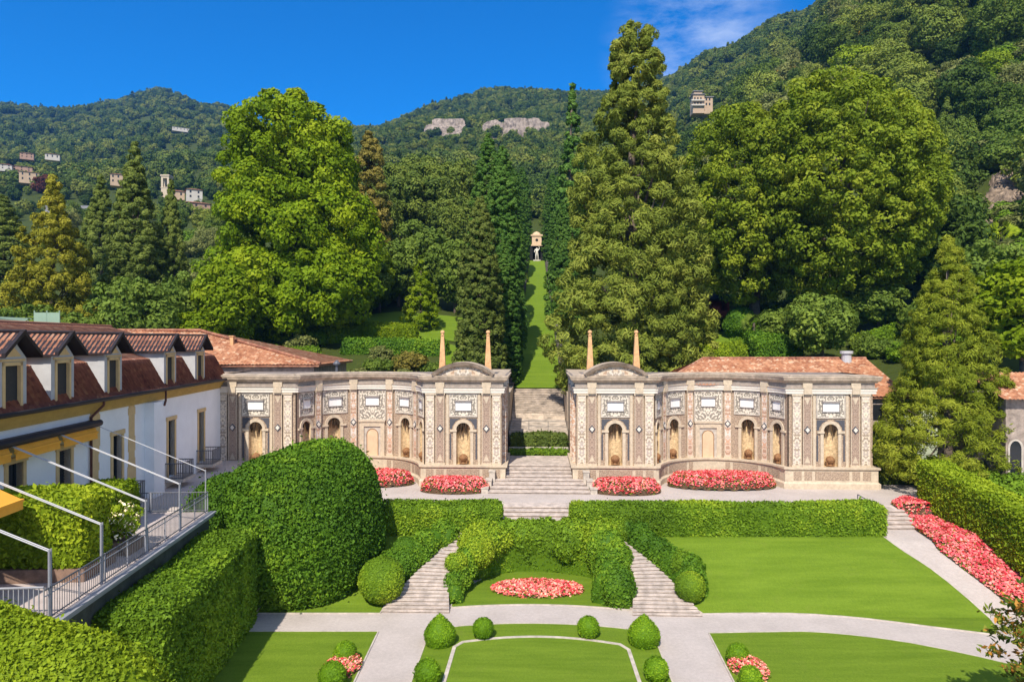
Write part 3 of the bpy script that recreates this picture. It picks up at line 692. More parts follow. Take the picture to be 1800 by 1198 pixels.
def make_niche(parent, f, ac, h0, w, hs, rng, width_frame=.24):
    dep = w*1.05; k = 12
    m = MB()
    rings = [(h0, 1.0), (hs, 1.0)]+[(hs+w*math.sin(p), math.cos(p)) for p in np.linspace(.2, 1.5, 7)]
    vs_ = []; uv = []
    for h, s in rings:
        for i in range(k+1):
            t = math.pi*i/k; vs_.append(f(ac-w*math.cos(t)*s, h, -dep*math.sin(t)*s)); uv.append((i*.15, h))
    m.add(vs_, [(r*(k+1)+i, r*(k+1)+i+1, (r+1)*(k+1)+i+1, (r+1)*(k+1)+i) for r in range(len(rings)-1) for i in range(k)], uv)
    m.add([f(ac-w*math.cos(math.pi*i/k), h0+.02, -dep*math.sin(math.pi*i/k)) for i in range(k+1)], [tuple(range(k+1))])
    n = m.build('niche', M['sand'], parent, True)
    # surround: jambs, imposts and arch
    m = MB(); wf = width_frame; d1 = .09
    for sg in (-1, 1):
        a0, a1 = sorted((ac+sg*w, ac+sg*(w+wf)))
        mbox(m, f, a0, a1, h0, hs-.12, 0, d1); a0, a1 = sorted((ac+sg*(w-.04), ac+sg*(w+wf*2.1))); mbox(m, f, a0, a1, hs-.12, hs+.04, 0, d1+.06)
    pts = [(math.cos(t), math.sin(t)) for t in np.linspace(0, math.pi, 17)]
    for i in range(16):
        q = []
        for r in (w, w+wf):
            for c_ in (pts[i], pts[i+1]): q.append((ac+r*c_[0], hs+.04+r*c_[1]))
        vs_ = [f(*q[0], d1), f(*q[1], d1), f(*q[3], d1), f(*q[2], d1), f(*q[0], -.05), f(*q[1], -.05), f(*q[3], -.05), f(*q[2], -.05)]
        m.add(vs_, [(0, 1, 2, 3), (4, 5, 1, 0), (3, 2, 6, 7)])
    m.build('niche_surround', M['cream'], n)
    m = MB()
    for i in range(15):
        a = ac+rng.uniform(-.9, .9)*w; d = -rng.uniform(.0, .4)*dep; h = hs+math.sqrt(max(0, w*w-(a-ac)**2))*.98+.03; ln = rng.uniform(.45, .95)
        m.tube(f(a, h, d), f(a+rng.uniform(-.03, .03), h-ln*.5, d), .085, .06, 5); m.tube(f(a, h-ln*.5, d), f(a, h-ln, d), .055, .012, 5)
    m.build('stalactites', M['dark'], n)
    m = MB(); c = f(ac, h0+.02, -.05)
    m.lathe(c, [(.14, 0), (.2, .08), (.12, .18), (.3, .36), (.36, .52), (.3, .66), (.16, .78), (.05, .82)], 10)
    for s in (-1, 1):
        m.tube(f(ac+s*.24, h0+.05, 0), f(ac+s*.3, h0+.5, .02), .07, .05, 5)
    m.build('basin_urn', M['mask'], n)
    return n
def diamond(m, f, ac, hc, r, d0, d1):
    q = [(ac, hc-r*1.15), (ac+r, hc), (ac, hc+r*1.15), (ac-r, hc)]
    m.add([f(x, h, d1) for x, h in q]+[f(x, h, d0) for x, h in q], [(0, 1, 2, 3), (4, 5, 1, 0), (5, 6, 2, 1), (6, 7, 3, 2), (7, 4, 0, 3)])
def pilaster(parent, f, a0, a1, style, rng):
    ac = (a0+a1)/2; m = MB()
    mbox(m, f, a0, a1, PED, ARC0, 0, .14, ac)
    p = m.build('pilaster', M[style], parent)
    m = MB()
    mbox(m, f, a0-.05, a1+.05, PED, PED+.16, 0, .2); mbox(m, f, a0-.05, a1+.05, ARC0-.16, ARC0-.02, 0, .2)
    w = (a1-a0)/2
    for s in (-1, 1): q = sorted((ac+s*w, ac+s*(w-.05))); mbox(m, f, q[0], q[1], PED+.16, ARC0-.16, .02, .165, ac)
    if style == 'm_dot':
        for hb, ht in ((PED+.3, PED+.85), (ARC0-.3, ARC0-.85)):
            m.add([f(ac-w*.7, hb, .155), f(ac+w*.7, hb, .155), f(ac, ht, .155)], [(0, 1, 2)])
    m.build('moulding', M['cream'], p)
    if style in ('m_dot', 'm_pink'):
        m = MB(); diamond(m, f, ac, 4.55, .27, .02, .20); o = m.build('medallion', M['slit'], p)
        m = MB(); diamond(m, f, ac, 4.55, .17, .19, .235); m.build('medallion_centre', M['white'], p)
    return p
def panel(parent, f, ac, half, h0, h1, pw, hc, ph, low=True):
    m = MB(); mbox(m, f, ac-half, ac+half, h0, h1, 0, .05, ac); p = m.build('mosaic_panel', M['m_panel'], parent)
    m = MB(); mbox(m, f, ac-half-.1, ac-half, h0-.1, h1+.1, 0, .08); mbox(m, f, ac+half, ac+half+.1, h0-.1, h1+.1, 0, .08); mbox(m, f, ac-half, ac+half, h0-.1, h0, 0, .08); mbox(m, f, ac-half, ac+half, h1, h1+.1, 0, .08)
    m.build('panel_frame', M['stone'], p)
    m = MB()
    mbox(m, f, ac-pw-.06, ac+pw+.06, hc+ph, hc+ph+.12, .04, .2); mbox(m, f, ac-pw-.06, ac-pw, hc-ph, hc+ph, .04, .13); mbox(m, f, ac+pw, ac+pw+.06, hc-ph, hc+ph, .04, .13); mbox(m, f, ac-pw-.06, ac+pw+.06, hc-ph-.06, hc-ph, .04, .13)
    m.build('plaque_frame', M['m_dark'], p)
    m = MB(); mbox(m, f, ac-pw, ac+pw, hc-ph, hc+ph, .04, .09); m.build('plaque', M['plaque'], p)
def offset_path(pts, d):
    P = np.array(pts, float); out = []
    for i in range(len(P)):
        t0 = P[i]-P[max(i-1, 0)]; t1 = P[min(i+1, len(P)-1)]-P[i]
        if i == 0: t0 = t1
        if i == len(P)-1: t1 = t0
        t0 = t0/np.linalg.norm(t0); t1 = t1/np.linalg.norm(t1); n0 = np.array([t0[1], -t0[0]]); n1 = np.array([t1[1], -t1[0]])
        b = n0+n1; b = b/max(np.dot(b, n0), .35); out.append(P[i]+b*d)
    return np.array(out)
def profile(m, path, prof, sg):
    rows = [offset_path(path, d) for d, h in prof]; n = len(path)
    sl = np.r_[0, np.cumsum(np.linalg.norm(np.diff(np.array(path), axis=0), axis=1))]
    vs_ = []; uv = []
    for (d, h), r in zip(prof, rows):
        for i in range(n): vs_.append(AV(sg*r[i][0], r[i][1], ZT+h)); uv.append((sl[i], h+d))
    m.add(vs_, [(k*n+i, k*n+i+1, (k+1)*n+i+1, (k+1)*n+i) for k in range(len(prof)-1) for i in range(n-1)], uv)
def wing(sg, label, seed):
    rng = random.Random(seed)
    x, y = A(sg*UC, V0+2)
    W = thing('mosaic_wing', label, 'mosaic wall', (x, y, ZT), 'mosaic walls of the nymphaeum')
    f1, fa, f2 = flat(6.01, sg), arcf(sg), flat(22.73, sg)
    vc = V0+4.2-RR
    arc = [(UC+RR*math.sin(t), vc+RR*math.cos(t)) for t in np.linspace(-HALF, HALF, 33)]
    path = [(2.95, V0+6), (2.95, V0), (9.07, V0)]+arc+[(19.5, V0), (25.95, V0), (25.95, V0+6)]
    # wall with the niches cut out
    m = MB(); w, hs = .56, 4.4
    for f, hw in ((f1, 3.06), (f2, 3.22)): niche_wall(m, f, -hw, hw, 1.5, ARC0+.1, 0, w, hs)
    aend = HALF*RR
    for s in (-1, 1):
        a0, a1 = sorted((s*1.3, s*4.8)); niche_wall(m, fa, a0, a1, 1.5, ARC0+.1, s*3.3, w, hs)
        a0, a1 = sorted((s*4.8, s*aend)); niche_wall(m, fa, a0, a1, 1.5, ARC0+.1, s*6.0, .5, hs)
    wall = m.build('wall', M['m_wall'], W)
    m = MB()
    for u, v1 in ((2.95, V0+6), (25.95, V0+6)):
        m.add([AV(sg*u, V0, ZT), AV(sg*u, v1, ZT), AV(sg*u, v1, ZT+ARC0), AV(sg*u, V0, ZT+ARC0)], [(0, 1, 2, 3)])
    m.add([AV(sg*2.95, V0+6, ZT), AV(sg*25.95, V0+6, ZT), AV(sg*25.95, V0+6, ZT+TOP), AV(sg*2.95, V0+6, ZT+TOP)], [(0, 1, 2, 3)])
    m.build('rear_wall', M['rubble'], W)
    # niches
    for f, ac, ww in ((f1, 0, w), (f2, 0, w), (fa, -3.3, w), (fa, 3.3, w), (fa, -6.0, .5), (fa, 6.0, .5)):
        make_niche(W, f, ac, PED, ww, hs, rng)
    # pavilion bays
    for f in (f1, f2):
        panel(W, f, 0, 1.02, 5.55, 7.2, .62, 6.32, .34)
        m = MB()
        for s in (-1, 1):
            a0, a1 = sorted((s*.97, s*1.09)); mbox(m, f, a0, a1, 2.1, 4.1, 0, .04, seg=1)
            q = [(s*1.08, 5.32), (s*.2, 5.32), (s*.6, 5.12), (s*.86, 4.75), (s*.9, 4.5), (s*1.08, 4.5)]
            m.add([f(a, h, .03) for a, h in q], [tuple(range(6))])
        m.build('dark_inlay', M['slit'], W)
        m = MB()
        for s in (-1, 1):
            a0, a1 = sorted((s*1.16, s*1.36)); mbox(m, f, a0, a1, PED, ARC0, 0, .06)
        mbox(m, f, -1.16, 1.16, 7.3, ARC0, 0, .06); m.build('bay_frame', M['cream'], W)
        for a0, a1, stl in ((-2.98, -2.3, 'm_fig'), (-2.18, -1.5, 'm_dot'), (1.5, 2.18, 'm_dot'), (2.3, 2.98, 'm_fig')): pilaster(W, f, a0, a1, stl, rng)
    # exedra bays
    for s in (-1, 1):
        panel(W, fa, s*3.22, .98, 5.45, 7.2, .56, 6.32, .33); panel(W, fa, s*6.0, .72, 5.45, 7.2, .42, 6.32, .33)
        for a0, a1 in ((1.36, 1.92), (4.52, 5.06)):
            q = sorted((s*a0, s*a1)); pilaster(W, fa, q[0], q[1], 'm_pink', rng)
    panel(W, fa, 0, 1.1, 4.78, 7.2, .58, 6.32, .34)
    # door in the middle of the curve
    m = MB(); hd = 4.15
    mbox(m, fa, -1.3, 1.3, 0, ARC0+.05, -.3, -.02); m.build('door_recess', M['m_wall'], W)
    m = MB()
    for s in (-1, 1): q = sorted((s*.74, s*1.12)); mbox(m, fa, q[0], q[1], 0, hd, -.02, .14)
    mbox(m, fa, -1.12, 1.12, hd, hd+.4, -.02, .14); mbox(m, fa, -1.2, 1.2, hd+.4, hd+.55, -.02, .22)
    df = m.build('door_surround', M['cream'], W)
    m = MB(); mbox(m, fa, -.74, .74, 0, hd, -.02, .03); m.build('blind_door', M['m_dark'] if False else M['stone'], df)
    m = MB(); k = 12
    pts = [(-.46, .1)]+[(-.46*math.cos(math.pi*i/k), 3.45+.46*math.sin(math.pi*i/k)) for i in range(k+1)]+[(.46, .1)]
    ol = [(-.52, .1)]+[(-.52*math.cos(math.pi*i/k), 3.45+.52*math.sin(math.pi*i/k)) for i in range(k+1)]+[(.52, .1)]
    m.add([fa(a, h, .06) for a, h in pts], [tuple(range(len(pts)))]); m.build('door_panel', M['door'], df)
    m = MB()
    for i in range(len(pts)-1): m.add([fa(pts[i][0], pts[i][1], .075), fa(pts[i+1][0], pts[i+1][1], .075), fa(ol[i+1][0], ol[i+1][1], .075), fa(ol[i][0], ol[i][1], .075)], [(0, 1, 2, 3)])
    m.build('door_line', M['mask'], df)
    # pedestal with its panels
    m = MB(); profile(m, path, [(.44, 0), (.44, .42), (.36, .48), (.30, .54), (.30, 1.44), (.34, 1.47), (.44, 1.53), (.44, 1.67), (0, 1.67)], sg)
    pd = m.build('pedestal', M['cream'], W)
    def inlay(f, a0, a1): m = MB(); mbox(m, f, a0, a1, .68, 1.34, .29, .325); m.build('pedestal_inlay', M['m_wall'], pd)
    for f in (f1, f2):
        for a0, a1 in ((-2.95, -2.35), (-2.12, -1.55), (-1.3, 1.3), (1.55, 2.12), (2.35, 2.95)): inlay(f, a0, a1)
    for s in (-1, 1):
        for a0, a1 in ((1.45, 1.85), (2.1, 4.3), (4.6, 5.0), (5.2, 6.6)): inlay(fa, *sorted((s*a0, s*a1)))
    # entablature
    m = MB(); profile(m, path, [(0, ARC0), (.20, ARC0), (.20, ARC0+.2), (.24, ARC0+.22), (.24, ARC1-.1), (.34, ARC1), (.05, ARC1)], sg); m.build('architrave', M['white'], W)
    m = MB(); profile(m, path, [(.12, ARC1), (.12, FRI)], sg); m.build('frieze', M['frieze'], W)
    for f, ls in ((f1, (-1.85, 1.85)), (f2, (-1.85, 1.85)), (fa, (-4.8, -1.64, 1.64, 4.8))):
        for a in ls:
            m = MB(); mbox(m, f, a-.36, a+.36, ARC1+.01, FRI, .1, .26); mbox(m, f, a-.3, a+.3, ARC0-.02, ARC1+.01, .2, .33); m.build('frieze_block', M['cream'], W)
    m = MB(); profile(m, path, [(.12, FRI), (.24, FRI), (.30, FRI+.1), (.38, FRI+.14), (.44, FRI+.2), (.48, FRI+.32), (.54, TOP-.06), (.54, TOP), (-.4, TOP+.12)], sg); m.build('cornice', M['cornice'], W)
    m = MB(); pp = offset_path(path, .4); m.add([AV(sg*a, b, ZT+TOP+.04) for a, b in pp], [tuple(range(len(pp)))]); m.build('roof', M['roofgrey'], W)
    # curved pediment over the inner pavilion
    hwp, rise = 2.34, .88; rad = (hwp*hwp+rise*rise)/(2*rise); hc = TOP+.02+rise-rad; th = math.asin(hwp/rad)
    ts = np.linspace(-th, th, 21)
    m = MB(); vs_ = [f1(rad*math.sin(t)*.96, max(TOP, hc+rad*math.cos(t)*.985), .3) for t in ts]
    m.add(vs_, [tuple(range(21))], [(rad*math.sin(t), hc+rad*math.cos(t)) for t in ts]); pe = m.build('pediment', M['m_tymp'], W)
    m = MB(); pr = [(-.12, .3), (-.12, .5), (-.03, .62), (.1, .72), (.2, .8), (.2, -1.2), (.0, -1.2)]
    vs_ = [f1((rad+dr)*math.sin(t), hc+(rad+dr)*math.cos(t), d) for t in ts for dr, d in pr]; k = len(pr)
    m.add(vs_, [(i*k+j, i*k+(j+1) % k, (i+1)*k+(j+1) % k, (i+1)*k+j) for i in range(20) for j in range(k)]+[tuple(range(k)), tuple(range(20*k, 21*k))])
    m.add([f1(rad*math.sin(t), hc+rad*math.cos(t), -1.1) for t in ts], [tuple(range(21))])
    m.build('pediment_cornice', M['cornice'], pe)
    # side return toward the stairs: corner shaft with a white cap
    m = MB()
    for v in (V0+1.2, V0+4.2): m.box(sg*2.68, sg*2.98, v, v+.6, ZT+1.2, ZT+7.9, AV)
    sh = m.build('corner_shaft', M['m_pink'], W)
    m = MB()
    for v in (V0+1.2, V0+4.2):
        m.box(sg*2.6, sg*2.99, v-.08, v+.68, ZT+7.9, ZT+8.15, AV); m.lathe(AV(sg*2.8, v+.3, ZT+8.15), [(.2, 0), (.12, .08), (.24, .26), (.18, .42), (.03, .52)], 9)
    m.build('cap', M['white'], sh)
    return W
wing(-1, 'left half of the ornate mosaic wall with niches and a curved recess', 3)
wing(1, 'right half of the ornate mosaic wall with niches and a curved recess', 4)
for sg in (-1, 1):
    m = MB(); s2 = 'left' if sg < 0 else 'right'
    m.box(sg*2.85, sg*4.6, V0+6.05, 66, 4, ZT+TOP-.3, AV); m.box(sg*2.65, sg*4.8, V0+6.02, 66.2, ZT+TOP-.3, ZT+TOP+.02, AV)
    m.box(sg*2.8, sg*3.6, 66.2, 77.5, 4, 9.4, AV)
    tag(m.build('stone_pier', M['cornice']), 'weathered stone retaining wall behind the %s mosaic wing beside the grass avenue' % s2, 'wall')
obl = {(-1, -1): 'terracotta obelisk with ball tip, second from the left', (-1, 1): 'terracotta obelisk with ball tip, leftmost of the four above the mosaic wall', (1, -1): 'terracotta obelisk with ball tip, third from the left, right of the avenue', (1, 1): 'terracotta obelisk with ball tip, rightmost of the four above the mosaic wall'}
for sg in (-1, 1):
    for s in (-1, 1):
        u = sg*(6.05+s*1.88); b = AV(u, V0+1.9, ZT+TOP)
        t = thing('obelisk', obl[(sg, s)], 'obelisk', b, 'obelisks on the mosaic wall')
        m = MB(); m.box(b[0]-.34, b[0]+.34, b[1]-.34, b[1]+.34, b[2]-.1, b[2]+.4)
        m.build('plinth', M['cornice'], t)
        m = MB(); w0, w1, z0, z1 = .27, .12, b[2]+.4, b[2]+3.2
        m.add([(b[0]+x*w, b[1]+y*w, z) for w, z in ((w0, z0), (w1, z1)) for x, y in ((-1, -1), (1, -1), (1, 1), (-1, 1))], [(3, 2, 1, 0), (4, 5, 6, 7), (0, 1, 5, 4), (1, 2, 6, 5), (2, 3, 7, 6), (3, 0, 4, 7)])
        m.build('shaft', M['obelisk'], t)
        m = MB(); m.lathe((b[0], b[1], z1), [(.17, 0), (.17, .06), (.07, .09), (.15, .18), (.19, .28), (.14, .39), (.03, .45)], 10); m.build('ball', M['obelisk'], t, True)
# ================================================================== tiled roofs
def tiled(o, ex, ey, W, Lr, ul=lambda v: 0.0, ur=None, amp=.035, per=.24, row=.42, nrm=None):
    ex, ey = Vector(ex).normalized(), Vector(ey).normalized(); n = ex.cross(ey).normalized()
    if n.z < 0: n = -n
    o = Vector(o); ur = ur or (lambda v: W)
    us = np.arange(0, W+.01, per/4); nr = max(1, int(Lr/row)); vs_ = []; uv = []; rows = []
    for k in range(nr):
        for e, lift in ((0, .012), (1, .0)):
            v = min(Lr, (k+e)*Lr/nr); rows.append((v, lift))
    for v, lift in rows:
        a, b = ul(v), ur(v)
        for u in us:
            uu_ = min(max(u, a), b); h = amp*(math.sin(2*math.pi*uu_/per)*.5+.5)+lift
            p = o+ex*uu_+ey*v+n*h; vs_.append(p[:]); uv.append((uu_, v))
    V = np.array(vs_); F = grid_faces(len(rows), len(us))
    A_, B_, C_, D_ = V[F[:, 0]], V[F[:, 1]], V[F[:, 2]], V[F[:, 3]]
    ok = np.linalg.norm(np.cross(C_-A_, D_-B_), axis=1) > 1e-5
    return V, F[ok], np.array(uv)
def tiled_roof(name, mat, parent, *a, **k):
    V, F, uv = tiled(*a, **k); return from_np(name, V, F, M[mat], parent, uv=uv)

# ================================================================== long hotel building on the left
P0 = Vector((-23.4, 54.5, 0)); E = Vector((-.0789, .9969, 0)); NN = Vector((.9969, .0789, 0))
def Fb(s, d, z): p = P0+E*s+NN*d; return (p.x, p.y, z)
def sY(Y): return (Y-54.5)/.9969
def fb(m, s0, s1, d0, d1, z0, z1): m.box(s0, s1, d0, d1, z0, z1, Fb)
HB = thing('hotel_building', 'long white building with yellow trim and a red mansard roof with dormers', 'building', Fb(-20, -4, 0))
EZ = 11.45; S0, S1 = -62, 1.2
wins = [29.4, 33.1, 38.2, 45.4, 50.7, 25.6, 21.9]
m = MB(); ws = sorted(sY(y) for y in wins); edges = [S0]
for s in ws:
    fb(m, edges[-1], s-.5, -.4, 0, 0, EZ-.7); edges.append(s+.5)
    fb(m, s-.5, s+.5, -.4, 0, 0, 5.5); fb(m, s-.5, s+.5, -.4, 0, 9.25, EZ-.7)
fb(m, edges[-1], S1, -.4, 0, 0, EZ-.7)
fb(m, S0, S1, -12, -.41, 0, EZ-.02); fb(m, sY(41.6), sY(43.1), 0.002, .55, 0, EZ-.72)
m.build('wall', M['wall'], HB)
m = MB(); fb(m, S0, S1, -.4, .1, EZ-.7, EZ-.45); fb(m, S0, S1, -.4, .22, EZ-.45, EZ-.25); fb(m, S0, S1, -.4, .36, EZ-.25, EZ-.12); m.build('yellow_cornice', M['yellow'], HB)
m = MB(); fb(m, S0, S1, -.3, .55, EZ-.12, EZ+.02); m.tube(Fb(S0, .58, EZ+.0), Fb(S1, .58, EZ+.0), .1, None, 8); m.build('gutter', M['gutter'], HB)
for sq in (sY(35.85), sY(39.9)):
    m = MB(); rq = random.Random(int(sq*10))
    z = 0
    while z < EZ-.75:
        w = rq.choice((.34, .42, .5)); fb(m, sq-w, sq+w, 0, .035, z, min(z+.42, EZ-.72)); z += .425
    m.build('quoin_strip', M['frame'], HB)
for Yp in (35.3, 42.9):
    m = MB(); s = sY(Yp); p = [Fb(s+.5, .5, EZ-.05), Fb(s+.5, .5, EZ-.3), Fb(s, .12, EZ-.9), Fb(s, .12, 2)]
    if Yp > 40: p[-1] = Fb(s, .62, EZ-1.0); p[2] = Fb(s+.2, .62, EZ-.7)
    for i in range(3): m.tube(p[i], p[i+1], .065, None, 8)
    m.build('downpipe', M['pipe'], HB)
for y in wins:
    s = sY(y); m = MB()
    fb(m, s-.5, s+.5, -.34, -.3, 5.5, 9.25); w = m.build('window', M['slate' if y in (33.1,) else 'glass'], HB)
    m = MB(); fb(m, s-.72, s-.5, -.3, .06, 5.4, 9.25); fb(m, s+.5, s+.72, -.3, .06, 5.4, 9.25); fb(m, s-.78, s+.78, -.3, .1, 9.25, 9.5); m.build('window_surround', M['frame'], w)
    m = MB()
    if y != 33.1:
        for q in (-.47, 0, .47): fb(m, s+q-.035, s+q+.035, -.3, -.24, 5.5, 9.25)
        for z in (5.55, 6.7, 7.9, 9.2): fb(m, s-.47, s+.47, -.3, -.25, z-.03, z+.03)
    else:
        for z in np.arange(5.6, 9.2, .14): fb(m, s-.48, s+.48, -.3, -.26, z, z+.06)
    m.build('casement', M['slate'], w)
# roofs: steep mansard, upper slope and dormers
dor = [29.0, 32.7, 37.5, 44.9, 50.1, 25.2, 21.4]
k1d, k1z, k2d, k2z = -.75, 13.3, -7.2, 15.55
o = Fb(S0, .3, EZ+.02); LL = S1-S0
tiled_roof('mansard_slope', 'mansard', HB, o, E, Vector(Fb(0, k1d, k1z))-Vector(Fb(0, .3, EZ)), LL, math.hypot(.3-k1d, k1z-EZ), amp=.02, per=.3, row=.34)
tiled_roof('upper_roof', 'tile_old', HB, Fb(S0, k1d, k1z+.02), E, Vector(Fb(0, k2d, k2z))-Vector(Fb(0, k1d, k1z)), LL, math.hypot(k2d-k1d, k2z-k1z), ur=lambda v: LL-v*.55)
m = MB(); m.add([Fb(S0, k2d, k2z), Fb(S1-3, k2d, k2z), Fb(S1, -13, EZ), Fb(S0, -13, EZ)], [(0, 1, 2, 3)]); m.tube(Fb(S0, k2d, k2z+.03), Fb(S1-3.4, k2d, k2z+.03), .13, None, 7)
m.add([Fb(S1, k1d, k1z), Fb(S1-3.4, k2d, k2z), Fb(S1, -13, EZ), Fb(S1, .2, EZ)], [(0, 1, 2, 3)])
m.build('roof_ridge', M['tile_old'], HB)
for y in dor:
    s = sY(y); z0, z1, zt = EZ+.1, 13.75, 14.75
    m = MB()
    for q in (-1, 1): a0, a1 = sorted((s+q*.62, s+q*.95)); fb(m, a0, a1, -.2, .15, z0, z1)
    fb(m, s-.62, s+.62, -.2, .15, z1-.15, z1); fb(m, s-.62, s+.62, -.2, .15, z0, z0+.12)
    m.add([Fb(s-.95, .15, z1), Fb(s+.95, .15, z1), Fb(s, .15, zt-.12)], [(0, 1, 2)])
    for q in (-1, 1): a0, a1 = sorted((s+q*.80, s+q*.93)); fb(m, a0, a1, -4.2, -.2, EZ+.3, z1-.02)
    d = m.build('dormer', M['dormer'], HB)
    m = MB(); fb(m, s-.5, s+.5, .0, .04, z0+.12, z1-.3); m.build('dormer_window', M['slate'], d)
    m = MB()
    for q in (-1, 1): a0, a1 = sorted((s+q*.5, s+q*.66)); fb(m, a0, a1, .0, .19, z0+.1, z1-.15)
    fb(m, s-.66, s+.66, .0, .19, z1-.3, z1-.15); fb(m, s-.8, s+.8, .0, .2, z1-.12, z1-.02)
    m.add([Fb(s-.6, .17, z1+.08), Fb(s+.6, .17, z1+.08), Fb(s, .17, zt-.45)], [(0, 1, 2)])
    m.build('dormer_surround', M['frame'], d)
    m = MB(); m.add([Fb(s-.93, .1, EZ+.2), Fb(s-.93, -1.3, 13.4), Fb(s-.93, -1.3, z1), Fb(s-.93, -.1, z1)], [(0, 1, 2, 3)])
    zr, zl, rl = zt+.08, z1+.1, 5.6
    for q in (-1, 1):
        ey = Vector(Fb(s, 0, zr))-Vector(Fb(s+q*1.25, 0, zl)); Lr = ey.length
        V, F, uv = tiled(Fb(s+q*1.25, -rl, zl), NN, ey, rl+.62, Lr, amp=.03, per=.24, row=.4)
        from_np('dormer_roof', V, F, M['tile_old'], d, uv=uv)
    m = MB()
    for q in (-1, 1):
        for d0, d1, t0, t1 in ((.5, .66, -.06, .14), (-3.5, .5, -.06, .02)):
            vs_ = [Fb(s, d0, zr+t0), Fb(s+q*1.27, d0, zl+t0), Fb(s+q*1.27, d0, zl+t1), Fb(s, d0, zr+t1), Fb(s, d1, zr+t0), Fb(s+q*1.27, d1, zl+t0), Fb(s+q*1.27, d1, zl+t1), Fb(s, d1, zr+t1)]
            m.add(vs_, [(0, 1, 2, 3), (4, 5, 6, 7), (0, 1, 5, 4), (1, 2, 6, 5), (2, 3, 7, 6)])
    m.tube(Fb(s, -rl, zr+.1), Fb(s, .7, zr+.1), .07, None, 6)
    m.build('barge_board', M['gutter'], d)
# balconies of the far windows
def bars(m, p0, p1, z0, z1, gap=.13, r=.012, top=.03):
    a, b = Vector(p0), Vector(p1); n = max(1, int((b-a).length/gap))
    for i in range(n+1): q = a+(b-a)*i/n; m.tube((q.x, q.y, z0), (q.x, q.y, z1), r, None, 4)
    m.tube((a.x, a.y, z1), (b.x, b.y, z1), top, None, 6); m.tube((a.x, a.y, z0+.06), (b.x, b.y, z0+.06), top*.8, None, 6)
for y in (38.2, 45.4, 50.7):
    s = sY(y); m = MB(); c = [Fb(s-.9, 0, 0), Fb(s-.9, 1.1, 0), Fb(s+.9, 1.1, 0), Fb(s+.9, 0, 0)]
    for i in range(3): bars(m, c[i], c[i+1], 5.5, 6.5, .12, .016, .035)
    b = m.build('balcony_railing', M['iron'], HB)
    m = MB(); fb(m, s-1, s+1, 0.002, 1.2, 5.3, 5.48); m.build('balcony_slab', M['stone'], b)
# ---- terrace
TZ, TD, TS = 5.5, 5.88, sY(35.5)
m = MB(); fb(m, sY(21.3), TS+.05, .05, TD+.18, TZ-.16, TZ)
kind(m.build('terrace_floor', M['pave']))
m = MB(); fb(m, sY(21.3), TS-.1, .06, TD+.1, -.2, TZ-.165); tag(m.build('retaining_wall', M['shadewall']), 'retaining wall under the raised terrace, coloured dark for shade and ivy', 'wall')
m = MB(); fb(m, sY(21.3), TS+.1, TD+.19, TD+.3, TZ-.22, TZ-.05); fb(m, sY(21.3), TS+.1, TD+.12, TD+.42, TZ-.05, TZ+.03); kind(m.build('terrace_kerb', M['post']))
rl = thing('terrace_railing', 'grey metal railing around the raised terrace of the white building', 'railing', Fb(TS, TD, TZ))
m = MB(); bars(m, Fb(sY(21.3), TD, 0), Fb(TS, TD, 0), TZ+.04, TZ+1.05, .14, .011, .03); bars(m, Fb(TS, TD, 0), Fb(TS, .4, 0), TZ+.04, TZ+1.05, .14, .014, .03)
m.build('balusters', M['iron'], rl)
m = MB()
for s in np.arange(TS, sY(21.3), -1.75): m.tube(Fb(s, TD, TZ), Fb(s, TD, TZ+1.08), .028, None, 6)
for d in (1.5, 3.0, 4.5): m.tube(Fb(TS, d, TZ), Fb(TS, d, TZ+1.08), .035, None, 6)
m.tube(Fb(sY(21.3), TD, TZ+.85), Fb(TS, TD, TZ+.85), .022, None, 6)
m.build('rail_posts', M['post'], rl)
m = MB(); bars(m, Fb(sY(21.45), TD-.1, 0), Fb(sY(21.45), 1.5, 0), TZ+.04, TZ+1.1, .15, .022, .04)
tag(m.build('terrace_screen', M['post']), 'pale grey slatted cross railing at the near end of the raised terrace', 'railing')
# awning
aw = thing('awning', 'folded orange awning with dark cassette and white guide rails over the terrace', 'awning', Fb(sY(30), .3, 10))
m = MB(); fb(m, sY(14), sY(35.3), .02, .5, 10.08, 10.4); m.tube(Fb(sY(14), .55, 10.28), Fb(sY(35.3), .55, 10.28), .17, None, 10); m.build('cassette', M['gutter'], aw)
ypo = [35.2, 31.9, 28.4, 24.8, 21.6, 18.2]
for k in range(5):
    m = MB(); s0, s1 = sY(ypo[k+1])+.15, sY(ypo[k])-.15; ex = 3.2 if k >= 3 else .55
    m.add([Fb(s0, .45, 10.06), Fb(s1, .45, 10.06), Fb(s1, ex, 10.06-.42*ex), Fb(s0, ex, 10.06-.42*ex)], [(0, 1, 2, 3)])
    m.add([Fb(s0, ex, 10.06-.42*ex), Fb(s1, ex, 10.06-.42*ex), Fb(s1, ex+.02, 9.72-.42*ex), Fb(s0, ex+.02, 9.72-.42*ex)], [(0, 1, 2, 3)])
    fb(m, s0, s1, ex-.06, ex+.06, 10.0-.42*ex, 10.1-.42*ex)
    m.build('canvas', M['orange'], aw)
for y in ypo:
    m = MB(); a, b = Vector(Fb(sY(y), .5, 10.12)), Vector(Fb(sY(y), TD, 7.72))
    w = .05
    for q in ((-.055, .055) if y < 34 else (0,)): m.tube(a+E*q, b+E*q, .021, None, 6)
    m.build('guide_rail', M['pole'], aw)
    m = MB()
    for q in ((-.055, .055) if y < 34 else (0,)): m.tube(Fb(sY(y)+q, TD, TZ), Fb(sY(y)+q, TD, 7.78), .03, None, 6)
    m.build('awning_post', M['post'], aw)
